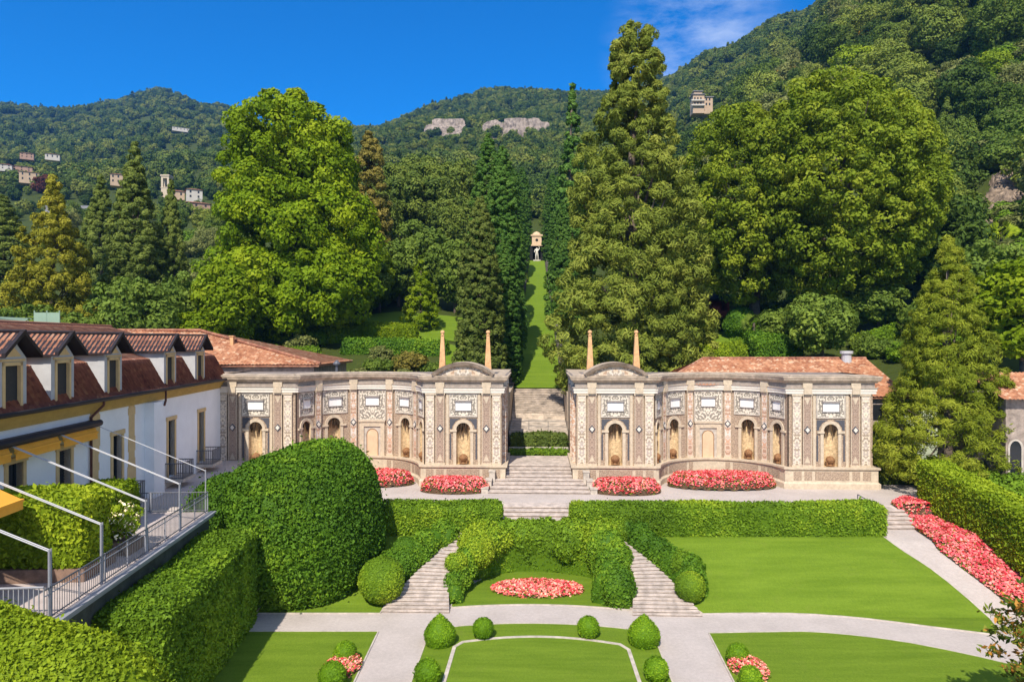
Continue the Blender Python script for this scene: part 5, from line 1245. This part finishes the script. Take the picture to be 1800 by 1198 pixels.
x, y = gp(601, 1178); flower_bed(ell(x, y, .78, 1.1, 20, lambda a, b: (a, b), -.35), .42, 'small pink flower bed between two box balls at lower left', 87, 'flower2', 420, .05, .3)
x, y = gp(1316, 1180); flower_bed(ell(x, y, .78, 1.05, 20, lambda a, b: (a, b), .35), .42, 'small pink flower bed between two box balls at lower right', 88, 'flower2', 420, .05, .3)

# ================================================================== garden trees
rs = np.random.RandomState
def pl(name, label, px, Y, crown, leaf, tr, th, seed, group='garden trees', **k):
    x, y, z = onhill(px, Y); return tree(name, label, (x, y, z-.3), crown, leaf, tr, th, rs(seed), group, **k)
def crown_multi(rng, lobes, cr, per, leaf):
    Cn = []; out = []; lobes = [(x*.9, y*.9, z, rx*.92, rz, n) for x, y, z, rx, rz, n in lobes]
    for x, y, z, rx, rz, n in lobes:
        D = rng.randn(n, 3); D /= np.linalg.norm(D, axis=1)[:, None]; r = (1-.45*rng.rand(n)**2)*(1+.14*lump(D+x, 2.2)); Cn.append(np.array([x, y, z])+D*np.array([rx, rx, rz])*r[:, None]); out.append(D)
    Cn = np.concatenate(Cn); out = np.concatenate(out); V, F, T = clump_leaves(Cn, cr*(.6+.8*rng.rand(len(Cn))), per, leaf, rng, out); return V, F, T, Cn
pl('plane_tree', 'tall bright green plane tree standing alone at left', 514, 92, crown_multi(rs(1), [(-1.5, 0, 28.5, 6.2, 5.8, 130), (-5.2, 0, 23, 4.6, 5.5, 90), (3.4, 1, 25, 5.8, 6.5, 130), (-3.5, 0, 16.5, 7.2, 6, 130), (5.2, -1, 16, 6.8, 6.5, 140), (-5.5, -2, 9, 5.6, 4.6, 80), (5.6, -2.5, 8.4, 6.2, 4.8, 110), (0, -3, 6.5, 5.5, 4.4, 70), (8.6, -1, 11.5, 3.2, 3.4, 34)], 1.55, 165, .26), 'plane', .75, 22, 1, nl=26)
pl('plane_tree', 'huge round olive green plane tree with broad crown at right', 1490, 92, crown_broad(rs(2), 36.0, 27.5, 1150, 1.25, 125, .23, .54, .48, .10, .45, .05), 'plane2', .9, 22, 2, nl=30)
pl('plane_tree', 'olive green plane tree merging into the left side of the huge round one', 1325, 97, crown_broad(rs(3), 34, 21.5, 800, 1.25, 125, .23, .55, .46, .12, .45, .12), 'plane2', .8, 20, 3, nl=24)
prof = ([0, .05, .2, .4, .6, .75, .88, .95, 1.0], [4.6, 5.9, 7.9, 7.9, 6.1, 4.0, 2.9, 2.4, .8])
pl('conifer_tree', 'giant tapering feathery conifer right of the grass avenue', 1112, 72, crown_cone(rs(4), 41.2, prof, 1250, 1.12, 105, .29, .15, .02, .7, .24, .17), 'seq', .9, 30, 4, nl=20)
cy = ([0, .04, .15, .5, .8, .93, 1], [1.5, 2.1, 2.45, 2.25, 1.55, .8, .15])
def cypress(px, Y, H, w, label, seed, leaf='cyp', lob=.05):
    c = crown_cone(rs(seed), H, (cy[0], [q*w/2.4 for q in cy[1]]), int(52*H*max(1, w/3)), .5, 44, .17, 0, .01, .5, .38, lob); return pl('cypress_tree', label, px, Y, c, leaf, .3, H*.55, seed, 'cypresses along the grass avenue', nl=8)
cypress(843, 73, 23.0, 2.75, 'smooth dense dark cypress, the front one left of the avenue', 5)
c1 = cypress(884, 86, 28.8, 2.9, 'tall feathery cypress rising behind the front cypress', 6, 'cyp2', .07)
c2 = cypress(858, 96, 30, 3.1, 'cypress topping out left of the tallest one on the left of the avenue', 7, 'cyp2', .07)
def cp(src, px, Y, s, sw, rz, label): x, y, z = onhill(px, Y); return copy_tree(src, (x, y, z-.3), rz, (sw, sw, s), label)
cp(c1, 884, 80, .62, .8, 1.1, 'shorter cypress at the left edge of the avenue lawn'); cp(c1, 884, 102, .92, .95, 2.0, 'cypress further up the left edge of the avenue')
cp(c2, 896, 122, .85, .9, .5, 'distant cypress on the left of the avenue, fourth from the front'); cp(c2, 905, 147, .8, .9, 2.5, 'most distant dark cypress on the left of the avenue')
cp(c1, 990, 108, .70, .62, 2.2, 'slim dark cypress on the right edge of the avenue'); cp(c1, 980, 137, .8, .7, 4.2, 'far cypress on the right edge near the statue'); cp(c2, 918, 174, .8, .9, 3.5, 'cypress beside the ochre temple on the left'); cp(c2, 971, 172, .75, .9, 5.5, 'cypress beside the ochre temple on the right')
pl('spire_conifer', 'narrow pointed spire conifer left of the giant conifer', 1006, 110, crown_cone(rs(8), 39, ([0, .1, .5, .85, 1], [4.2, 4.0, 2.6, 1.1, .1]), 420, 1.0, 60, .3, .2), 'cyp2', .4, 36, 8)
yw = ([0, .08, .3, .6, .85, 1], [4.4, 5.2, 4.9, 3.0, 1.3, .15])
x, y = (1667-900)/1200*53.5, 53.5
tree('yew_tree', 'loose feathery yew-like conifer in front of the right plane trees', (x, y, 2.8), crown_cone(rs(9), 20.3, yw, 1050, .72, 90, .19, -.10, .03, .8, .17, .14), 'yew', .35, 18, rs(9), 'garden trees', nl=26)
cd = ([0, .1, .4, .7, .9, 1], [5.2, 5.4, 4.4, 2.6, 1.1, .2])
pl('golden_conifer', 'yellowish conifer with tufted crown at far left', 92, 86, crown_cone(rs(10), 24.5, ([0, .1, .35, .6, .85, 1], [4.2, 5.6, 5.2, 3.6, 1.9, .3]), 420, 1.05, 100, .25, .05, .05, .7, .32, .26), 'gold', .4, 14, 10)
ce = pl('cedar_tree', 'tall dark grey-green cedar at left', 236, 96, crown_cone(rs(11), 30, cd, 800, .95, 75, .26, .25, .02, .6, .3), 'cedar', .5, 19, 11)
cp(ce, 176, 108, .86, .85, 1.3, 'dark cedar left of the tallest cedar'); cp(ce, 301, 100, .83, .62, 2.6, 'narrower dark cedar right of the tallest cedar'); cp(ce, 8, 112, .75, 1.25, 4, 'dark cedar cut by the left edge of the photo')
pl('bronze_conifer', 'bronze brown tall conifer behind the bright plane tree', 648, 122, crown_cone(rs(12), 31, ([0, .2, .6, .9, 1], [5, 5, 3.9, 2.2, .4]), 380, 1.3, 100, .28, .1, .05, .7, .4, .2), 'brown', .45, 18, 12)
pi = pl('pine_tree', 'dark umbrella shaped pine in the middle distance, right of the bronze conifer', 705, 150, crown_broad(rs(13), 27, 14, 170, 1.7, 130, .32, .66, .32, .22, .5), 'pine', .5, 22, 13)
for i, (px, Y, s, sw, lab) in enumerate(((765, 148, 1.0, 1.05, 'broad dark pine in the middle of the pine group'), (808, 160, 1.05, .9, 'tall dark pine left of the cypress tops'), (738, 175, 1.1, 1.05, 'pine at the back of the pine group'), (690, 172, 1.0, 1.0, 'pine behind the bronze conifer'), (800, 135, .75, .8, 'short pine close to the cypresses'), (668, 138, .8, .85, 'shaded pine right beside the bright plane tree'))): cp(pi, px, Y, s, sw, i*1.3, lab)
du = pl('round_tree', 'round dull green tree behind the small bright one', 762, 116, crown_broad(rs(14), 14.5, 10.5, 130, 1.2, 80, .30, .55, .45, .12), 'dull', .3, 10, 14)
for i, (px, Y, s, sw, lab) in enumerate(((700, 117, .85, .9, 'round green tree left of the small bright tree'), (800, 112, .9, .85, 'round green tree right of the small bright tree'), (726, 126, 1.1, 1.0, 'round tree crowning the clump in mid garden'), (640, 108, .7, .9, 'dark round tree by the foot of the bright plane tree'), (597, 112, .6, .9, 'dark shrub tree behind the bright plane trunk'))): cp(du, px, Y, s, sw, i*1.7, lab)
pl('young_tree', 'small bright green pointed tree on the upper lawn', 740, 99, crown_cone(rs(15), 11.2, ([0, .12, .3, .6, .85, 1], [1.2, 2.6, 2.8, 1.9, .9, .1]), 110, .75, 70, .22, .05, .1), 'bright', .14, 9, 15)
b1_ = pl('leafy_tree', 'rounded grey-green tree in front of the dark cedars', 245, 76, crown_broad(rs(16), 13.5, 10.5, 150, 1.15, 90, .24, .54, .46, .12), 'dull', .25, 9, 16)
b2_ = pl('leafy_tree', 'bright leafy small tree left under the plane tree', 398, 82, crown_broad(rs(17), 14.5, 8, 130, 1.1, 80, .26, .55, .46, .16), 'bright', .25, 9, 17)
for i, (s_, px, Y, s, sw, lab) in enumerate(((b1_, 130, 74, .72, .95, 'rounded tree at the foot of the yellowish conifer'), (b1_, 330, 84, .95, .8, 'grey-green tree between cedar and plane tree'), (b1_, 40, 80, .7, .9, 'leafy tree low at the left edge'), (b2_, 340, 78, .62, .8, 'bright shrub tree above the tiled roof'), (b2_, 560, 100, .62, 1.0, 'bright low tree under the right side of the plane crown'), (b2_, 668, 112, .8, .7, 'yellow-green bamboo-like tree at the edge of the upper lawn'), (b2_, 440, 100, .7, 1.1, 'bright foliage under the left plane crown'))): cp(s_, px, Y, s, sw, i*2.1, lab)
pl('purple_tree', 'dark purple leaved tree beside the ochre house at far left', 78, 400, crown_broad(rs(18), 15, 14, 90, 1.8, 60, .5, .55, .45, .12), 'purple', .3, 9, 18)
pr = pl('spreading_pine', 'spreading green tree in front of the huge round plane tree', 1445, 78, crown_broad(rs(19), 10.0, 9.0, 120, 1.1, 90, .24, .6, .38, .15), 'dull', .25, 7, 19)
cp(pr, 1372, 84, .7, .7, 2.2, 'small tree left of the spreading tree'); cp(b2_, 1800, 62, .95, 1.1, 3.0, 'bright green tree at the right edge of the photo'); cp(b1_, 1742, 74, .9, .9, 1.0, 'grey-green tree behind the yew-like conifer'); cp(pr, 1545, 88, .8, .9, 5.0, 'shaded tree by the trunk of the huge plane tree')
# bushes behind the wings
bs = []
for i, lf in enumerate(('hedge', 'dull', 'hazel', 'brown')):
    V, F, T, _ = crown_broad(rs(30+i), 3.2, 4.4, 50, .7, 70, .16, .45, .5, .15); me_o = from_np('bush', V, F, L[lf], None, tint=T); bs.append(me_o)
q = random.Random(4); used = [0]*4
blabs = ['leafy green bush', 'dull green bush', 'pale grey-green bush', 'brownish bush']
def bush(px, Y, s, i, where):
    o = bs[i]
    if used[i]: o = o.copy(); C.objects.link(o)
    used[i] = 1; x, y, z = onhill(px, Y); o.location = (x, y, z-.2); o.scale = (s, s, s*.95); o.rotation_euler.z = q.random()*6
    tag(o, '%s %s' % (blabs[i], where), 'bush', 'bushes on the slope behind the mosaic walls')
for px in range(572, 790, 17): bush(px+q.uniform(-6, 6), q.uniform(72, 84), q.uniform(.55, .85), q.choice((0, 1, 2, 3)), 'on the slope behind the left mosaic wing')
for px in range(425, 560, 26): bush(px, q.uniform(86, 92), q.uniform(.7, 1.0), q.choice((0, 1, 2)), 'below the long hedge behind the left mosaic wing')
for px in range(1225, 1600, 26): bush(px+q.uniform(-8, 8), q.uniform(74, 92), q.uniform(.6, 1.0), q.choice((0, 0, 1)), 'in the garden behind the right orange roof')
for px in range(5, 360, 24): bush(px, q.uniform(76, 98), q.uniform(1.2, 1.9), q.choice((0, 1, 1, 2)), 'beyond the roof of the white building')
for px in range(600, 690, 18): bush(px, q.uniform(112, 124), q.uniform(1.2, 1.8), q.choice((0, 1)), 'at the back of the upper lawn')
for px in range(1240, 1420, 22): bush(px, q.uniform(100, 112), q.uniform(1.2, 1.7), q.choice((0, 1)), 'in the shade under the right plane trees')
for px in range(1640, 1900, 26): bush(px, q.uniform(66, 90), q.uniform(1.2, 2.0), q.choice((0, 1, 1)), 'on the lower slope behind the yew-like conifer')
def hillhedge(px0, px1, Y, w, h, label, seed, mat='hedge', size=.14):
    a, b = onhill(px0, Y), onhill(px1, Y); V, F = rbox((a[0]+b[0])/2, Y, -.5, h, b[0]-a[0], w, 0, .3, .5, .2, .6)
    V = slope_z(V, lambda x, y: hill(x, y)); return leafy('hedge', V, F, L[mat], 90, size, seed, label, 'hedge', 'hedges on the slope', jit=.15, rough=.8)
hillhedge(418, 735, 93, 2.0, 2.2, 'long bright leafy hedge on the slope behind the left mosaic wing', 91, 'bright'); hillhedge(430, 560, 85, 1.2, 1.6, 'second hedge row below the long leafy one', 92, 'hedge'); hillhedge(600, 790, 87, 1.2, 1.8, 'clipped hedge below the upper lawn', 93, 'hedge_dk')
hillhedge(1230, 1310, 84, 3.0, 2.2, 'yellowish flat clipped hedge left of the round hedge', 94, 'hedge_yl'); hillhedge(1320, 1400, 82, 4.5, 3.6, 'large rounded clipped hedge behind the right orange roof', 95, 'hedge_dk'); hillhedge(1500, 1580, 86, 2, 1.8, 'low clipped hedge near the big plane trunk', 96, 'hedge')
V, F = ball((*onhill(1302, 96)[:2], onhill(1302, 96)[2]+2), 2.3, None, 16, .1); leafy('round_hedge', V, F, L['hedge_dk'], 80, .15, 97, 'ball shaped dark shrub beside the red kiosk', 'shrub')
for pxs in ([(595, 96), (805, 93), (815, 108), (700, 112), (600, 106)], [(770, 80), (830, 79), (832, 90), (780, 92)], [(1232, 88), (1320, 87), (1330, 100), (1240, 101)]):
    P = [((px-900)/1200*Y, Y) for px, Y in pxs]; o, d = sheet('lawn', P, 1.0, .12, M['lawn'], hill); kind(o)
for i_ in range(4):
    if not used[i_]: bush(600+i_*40, 80, 1.0, i_, 'on the slope behind the left mosaic wing')
# palm
x, y, z = onhill(1325, 90); t = thing('fan_palm', 'small fan palm beside the round hedge at right', 'palm', (x, y, z), 'palms')
m = MB(); m.tube((x, y, z-.3), (x, y, z+3.4), .2, .16, 8); m.build('trunk', M['trunk'], t)
def fronds(c, n, ln, seed):
    r_ = rs(seed); VV = []; FF = []
    for k in range(n):
        a = r_.rand()*6.28; e = r_.uniform(-.3, 1.2); d = Vector((math.cos(a)*math.cos(e), math.sin(a)*math.cos(e), math.sin(e))); s = d.orthogonal().normalized(); u_ = d.cross(s)
        b = Vector(c)+d*ln*.45
        for j in range(9):
            f = (j-4)/4*1.1; tip = b+(d*math.cos(f)+s*math.sin(f))*ln*.6-Vector((0, 0, .15*ln)); md = (b+tip)/2; w = (s*math.cos(f)-d*math.sin(f))*ln*.05
            i = len(VV); VV += [b[:], (md+w)[:], tip[:], (md-w)[:]]; FF.append((i, i+1, i+2, i+3))
    return np.array(VV), np.array(FF)
V, F = fronds((x, y, z+3.4), 34, 1.7, 3); from_np('fronds', V, F, L['dull'], t, tint=rs(1).rand(len(V)))
x, y, z = onhill(1760, 100); t = thing('fan_palm', 'fan palm with yellowish heart on the slope at the right edge', 'palm', (x, y, z), 'palms')
m = MB(); m.tube((x, y, z-.3), (x, y, z+4.2), .22, .16, 8); m.build('trunk', M['trunk'], t); V, F = fronds((x, y, z+4.2), 40, 2.3, 4); from_np('fronds', V, F, L['hedge_yl'], t, tint=rs(2).rand(len(V)))
# magnolia in the right foreground
r_ = rs(77); D = r_.randn(430, 3); D /= np.linalg.norm(D, axis=1)[:, None]; Cn = D*np.array([3.0, 3.0, 3.7])*(.55+.45*r_.rand(430, 1)); Cn[:, 2] += 3.6; Cn = Cn[Cn[:, 2] > .6]
t = thing('magnolia_tree', 'glossy magnolia with russet leaf undersides in the lower right corner', 'tree', (19.1, 22.3, 0))
wood_tubes(5.2, .16, Cn, r_, 40, None, .1).build('trunk', M['trunk'], None, True).parent = t
k = np.repeat(np.arange(len(Cn)), 34); DD = r_.randn(len(k), 3); DD /= np.linalg.norm(DD, axis=1)[:, None]; DD[:, 2] = np.abs(DD[:, 2])*.9-.1; P = Cn[k]+DD*(.12+.33*r_.rand(len(k), 1))
NNv = np.cross(DD, r_.randn(len(k), 3))+np.array([0, 0, .35]); isb = r_.rand(len(k)) < .25
for nm_, sel, mt in (('crown', ~isb, 'mag'), ('crown', isb, 'magb')):
    V, F, T = leafquads(P[sel], NNv[sel], .125, r_, .42); from_np(nm_ if mt == 'mag' else 'russet_leaves', V, F, L[mt], None, tint=T).parent = t

# ================================================================== wooded hillsides
def wood_proto(seed, H, W, ncl, cr, per, leaf, mat, cone=False):
    r = rs(seed)
    if cone: V, F, T, _ = crown_cone(r, H, ([0, .1, .5, .8, 1], [W/2*.9, W/2, W/2*.7, W/2*.35, .1]), ncl, cr, per, leaf)
    else:
        V, F, T, _ = crown_broad(r, H, W, ncl, cr, per, leaf, .52, .5, .2, .5)
    me = bpy.data.meshes.new('woodland_tree'); o = from_np('woodland_tree', V, F, L[mat], None, tint=T); C.objects.unlink(o); return o
near = [wood_proto(200+i, 12, w, 100, 1.45, 120, .25, 'wood') for i, w in enumerate((11, 12.5, 9.5, 11.5))]
nhaz = wood_proto(210, 11, 12, 95, 1.45, 120, .25, 'hazel'); nrus = wood_proto(211, 10, 11, 90, 1.4, 110, .25, 'rust'); ncon = wood_proto(212, 16, 7, 150, 1.1, 80, .26, 'pine', True); ngol = wood_proto(213, 10, 11, 90, 1.4, 110, .25, 'hedge_yl')
rq = random.Random(12); placed = []
def clear(px, Y, r):
    x = (px-900)/1200*Y
    return all((x-a)**2+(Y-b)**2 > ((r+c)*.5)**2 for a, b, c in placed)
ROCKS = [(1740, 118, 172, 62), ]
def put(src, px, Y, s, label):
    x, y, z = onhill(px, Y); o = src.copy(); C.objects.link(o); o.location = (x, y, z-.8*s); sc = s*rq.uniform(.85, 1.15); o.scale = (sc, sc, s*rq.uniform(.85, 1.15)); o.rotation_euler.z = rq.random()*6.28
    tag(o, label, 'tree', 'trees in the hillside woods'); placed.append((x, y, 9*s))
cnt = 0
def rockzone(px, Y): return 1688 < px < 1850 and 118 < Y < 172 and abs(px-1750-(Y-140)*1.2) < 40
for tries in range(60000):
    if cnt >= 238: break
    Y = 92+rq.random()*245; px = rq.uniform(1130, 1960) if tries > 2500 else rq.uniform(1640, 1900)
    if px < 1230 and Y < 120: continue
    if 1660 < px < 1850 and 84 < Y < 150: continue
    if px > 1640 and 150 <= Y < 156: continue
    if px > 1930-(Y-96)*.1: continue
    zt_ = hill((px-900)/1200*Y, Y)+11; py_ = 599-(zt_-CAMH)/Y*1200
    if 1225 < px < 1640 and py_ > 215: continue
    if py_ < -60: continue
    s = rq.uniform(.85, 1.6)*(1+(Y-100)/500)
    if not clear(px, Y, 6.6*s): continue
    if abs(px-1236) < 30 and Y > 400: continue
    t_ = rq.random()
    if t_ < .66: put(rq.choice(near), px, Y, s, 'rounded broadleaf tree in the dense wood on the right hillside')
    elif t_ < .82: put(nhaz, px, Y, s, 'pale grey-green broadleaf tree in the right hillside wood')
    elif t_ < .92: put(ncon, px, Y, s*.9, 'dark conifer among the broadleaf trees of the right hillside')
    elif t_ < .98: put(ngol, px, Y, s, 'yellow-green broadleaf tree in the right hillside wood')
    else: put(nrus, px, Y, s*.8, 'rust coloured tree in the right hillside wood')
    cnt += 1
for k_ in range(74):
    px = rq.uniform(1655, 1860); Y = rq.uniform(86, 150)
    if 113 < Y < 147 and 1690 < px-(Y-130)*1.6 < 1800 and rq.random() < .72: continue
    px = px; x, y, z = onhill(px, Y); i_ = rq.choice((0, 1, 2)); o = bs[i_].copy(); C.objects.link(o); o.location = (x, y, z-.2); s = rq.uniform(.7, 1.5); o.scale = (s, s, s*.8); o.rotation_euler.z = rq.random()*6; tag(o, blabs[i_]+' on the open slope below the rocky scree', 'bush', 'bushes below the scree')
for px, Y in ((1752, 48.6), (1775, 48.2), (1800, 48.5), (1822, 48.0), (1740, 49.5), (1640, 52.5), (1690, 51.5)):
    o = bs[0].copy(); C.objects.link(o); o.location = ((px-900)/1200*Y, Y, 2.6); o.scale = (.75, .6, .9 if px > 1730 else 1.1); o.rotation_euler.z = px; tag(o, 'leafy green bush behind the tall hedge in front of the old stone house', 'bush', 'bushes behind the tall right hedge')
for n_, pa, pb, Ya, Yb, wh in ((85, 1690, 1880, 140, 200, 'on the steep slope above the rocky scree'), (26, 318, 400, 125, 230, 'on the slope between the cedars and the bright plane tree')):
    for k_ in range(n_):
        px = rq.uniform(pa, pb); Y = rq.uniform(Ya, Yb); x, y, z = onhill(px, Y); i_ = rq.choice((0, 1, 1, 2)); o = bs[i_].copy(); C.objects.link(o); o.location = (x, y, z-.3); s = rq.uniform(1.3, 2.3); o.scale = (s, s, s*.85); o.rotation_euler.z = rq.random()*6; tag(o, blabs[i_]+' '+wh, 'bush', 'bushes on the open slopes')
cnt = 0
for tries in range(3000):
    if cnt >= 44: break
    Y = rq.uniform(126, 290); px = rq.uniform(-40, 1120)
    if 905 < px < 985 and Y < 178: continue
    if 560 < px < 900 and Y < 185: continue
    s = rq.uniform(.6, 1.0)
    if not clear(px, Y, 11*s): continue
    t_ = rq.random()
    put(rq.choice(near) if t_ < .6 else (ncon if t_ < .85 else nhaz), px, Y, s, ('broadleaf tree' if t_ < .6 else 'dark conifer' if t_ < .85 else 'pale grey-green tree')+' in the woods above the '+('left garden' if px < 560 else 'grass avenue'))
    cnt += 1
for hx, hyy in ((52, 430), (38, 480), (92, 520), (47, 560), (318, 900), (208, 380), (342, 330), (345, 290), (312, 330), (10, 470), (1236, 420), (290, 360)):
    for dx, dy, s in ((-9, 9, .55), (8, 9, .55)):
        x = (hx-900)/1200*hyy+dx; Y = hyy-dy-4; px = 900+1200*x/Y
        put(rq.choice(near), px, Y, s, 'small tree in front of the %s on the hill' % ('villa' if hx == 1236 else 'village houses'))
# far woods: uncountable, one object for each hill
fcol = bpy.data.collections.new('far_tree_kinds')
for i, w in enumerate((11, 13, 10, 12)):
    o = wood_proto(220+i, 11, w, 48, 1.9, 50, .55, 'woodfar'); fcol.objects.link(o); o.name = 'far_tree_%s' % 'abcd'[i]
o = wood_proto(230, 15, 7.5, 60, 1.4, 40, .55, 'woodfar', True); fcol.objects.link(o); o.name = 'far_tree_e'
def woods(name, label, pxr, Yr, n, smin, smax, seed, keep=lambda px, Y: np.ones(len(px), bool)):
    r = rs(seed); Y = np.sqrt(r.rand(n)*(Yr[1]**2-Yr[0]**2)+Yr[0]**2); px = r.uniform(*pxr, n); k = keep(px, Y); px, Y = px[k], Y[k]; X = (px-900)/1200*Y
    s = r.uniform(smin, smax, len(X))*(1+.25*lump(np.c_[X, Y, 0*X], .02)); s = np.clip(s, smin*.7, smax*1.3); z = hill(X, Y)-1.0*s
    me = bpy.data.meshes.new(name); me.vertices.add(len(X)); me.vertices.foreach_set('co', np.c_[X, Y, z].astype(np.float32).ravel())
    for nm_, ty, val in (('scl', 'FLOAT', s), ('rot', 'FLOAT', r.rand(len(X))*6.28), ('idx', 'INT', np.where(r.rand(len(X)) < .1, 4, r.randint(0, 4, len(X))))):
        a = me.attributes.new(nm_, ty, 'POINT'); a.data.foreach_set('value', val.astype(np.int32 if ty == 'INT' else np.float32))
    o = bpy.data.objects.new(name, me); C.objects.link(o); o['kind'] = 'stuff'; o['label'] = label; o['category'] = 'woodland'
    ng = bpy.data.node_groups.new('scatter', 'GeometryNodeTree'); ng.interface.new_socket('Geometry', in_out='INPUT', socket_type='NodeSocketGeometry'); ng.interface.new_socket('Geometry', in_out='OUTPUT', socket_type='NodeSocketGeometry')
    N_, K = ng.nodes, ng.links; gi = N_.new('NodeGroupInput'); go = N_.new('NodeGroupOutput'); ip = N_.new('GeometryNodeInstanceOnPoints'); ci = N_.new('GeometryNodeCollectionInfo')
    ci.inputs['Collection'].default_value = fcol; ci.inputs['Separate Children'].default_value = True; ci.inputs['Reset Children'].default_value = True
    def na(nm_, ty): q_ = N_.new('GeometryNodeInputNamedAttribute'); q_.data_type = ty; q_.inputs[0].default_value = nm_; return next(s_ for s_ in q_.outputs if s_.enabled and s_.name == 'Attribute')
    cb = N_.new('ShaderNodeCombineXYZ'); K.new(na('rot', 'FLOAT'), cb.inputs[2]); K.new(gi.outputs[0], ip.inputs['Points']); K.new(ci.outputs[0], ip.inputs['Instance']); ip.inputs['Pick Instance'].default_value = True
    K.new(na('idx', 'INT'), ip.inputs['Instance Index']); K.new(cb.outputs[0], ip.inputs['Rotation']); K.new(na('scl', 'FLOAT'), ip.inputs['Scale']); K.new(ip.outputs[0], go.inputs[0])
    md = o.modifiers.new('scatter', 'NODES'); md.node_group = ng; return o
def cliff_free(px, Y): return (rs(5).rand(len(px)) < .22) | ~(((np.abs(px-783) < 33) & (Y > 600) & (Y < 745)) | ((px > 858) & (px < 962) & (Y > 575) & (Y < 745)))
woods('woodland', 'far woodland covering the left hill', (-500, 640), (270, 1720), 6500, .75, 1.35, 301, lambda px, Y: (Y > 430) | (np.sin(px*.05+Y*.02) > -.3))
woods('woodland', 'far woodland covering the middle hill with the cliff', (600, 1160), (240, 1330), 4600, .7, 1.25, 302, cliff_free)
woods('woodland', 'far woodland covering the right mountain', (1090, 2500), (300, 1000), 6200, .75, 1.3, 303, lambda px, Y: (np.abs(px-1236) > 30) | (Y > 436) | (Y < 380))
# cliffs and scree
def rock(name, label, px0, px1, py0, py1, Y, seed, tilt=.5, n=60):
    i, j = np.meshgrid(np.linspace(0, 1, n), np.linspace(0, 1, n), indexing='ij'); px = px0+(px1-px0)*i; py = py1+(py0-py1)*j
    yy = Y+tilt*Y*.06*j; X = (px-900)/1200*yy; Z = CAMH-(py-599)/1200*yy
    P = np.c_[X.ravel(), yy.ravel(), Z.ravel()]; sz = abs(px1-px0)/1200*Y; d = np.abs(lump(P, 9/sz))*.03*sz+lump(P, 26/sz)*.012*sz+lump(P, 70/sz)*.006*sz
    P[:, 1] -= d+.02*sz*(1-np.abs(i*2-1)**4).ravel()
    ed = (np.abs(i*2-1)**6+np.abs(j*2-1)**6).ravel(); P[:, 1] += np.clip(ed-.5, 0, 1)*.12*sz
    mk = (np.abs(i*2-1)**2.6+np.abs(j*2-1)**2.6).ravel()+.22*lump(P, 14/sz)+.12*lump(P, 40/sz); F = grid_faces(n, n); F = F[(mk[F] < .95).all(1)]
    return tag(from_np(name, P, F, M['rock'], None), label, 'cliff', 'bare rock faces on the hills')
rock('rock_cliff', 'pale rock cliff, the smaller left one on the middle hill', 745, 824, 208, 246, 688, 1); rock('rock_cliff', 'long pale rock cliff high on the middle hill', 846, 972, 206, 272, 675, 2)
i, j = np.meshgrid(np.linspace(0, 1, 90), np.linspace(0, 1, 70), indexing='ij'); Yr = 114+25*j; pxr = 1688+118*i+(j-.5)*70; Xr = (pxr-900)/1200*Yr
P = np.c_[Xr.ravel(), Yr.ravel(), hill(Xr, Yr).ravel()]; P[:, 2] += .5+np.abs(lump(P, 1.1))*.7+np.abs(lump(P, 2.9))*.35+lump(P, 6.5)*.15
mk = (np.abs(i*2-1)**2.4+np.abs(j*2-1)**2.4).ravel()+.25*lump(P, .5)+.12*lump(P, 1.5); P[:, 2] -= np.clip(mk-.6, 0, 1)*3; F = grid_faces(90, 70); F = F[(mk[F] < 1.0).all(1)]
tag(from_np('rock_scree', P, F, M['scree'], None), 'sloping rocky scree on the right hillside', 'scree', 'bare rock faces on the hills')
# ================================================================== air: distant hills fade slightly to blue
m = MB(); m.box(-2900, 2900, -400, 2500, -4, 760)
hz = m.build('haze', None); hz.data.materials.clear()
hm = bpy.data.materials.new('haze_air'); hm.use_nodes = True; hn, hl = hm.node_tree.nodes, hm.node_tree.links; hn.clear()
ho = hn.new('ShaderNodeOutputMaterial'); pv = hn.new('ShaderNodeVolumePrincipled')
pv.inputs['Color'].default_value = (.14, .42, 1, 1); pv.inputs['Density'].default_value = HAZE; pv.inputs['Anisotropy'].default_value = 0
hl.new(pv.outputs[0], ho.inputs['Volume']); hz.data.materials.append(hm); hz['kind'] = 'stuff'; hz['label'] = 'thin blue haze over the far hills'
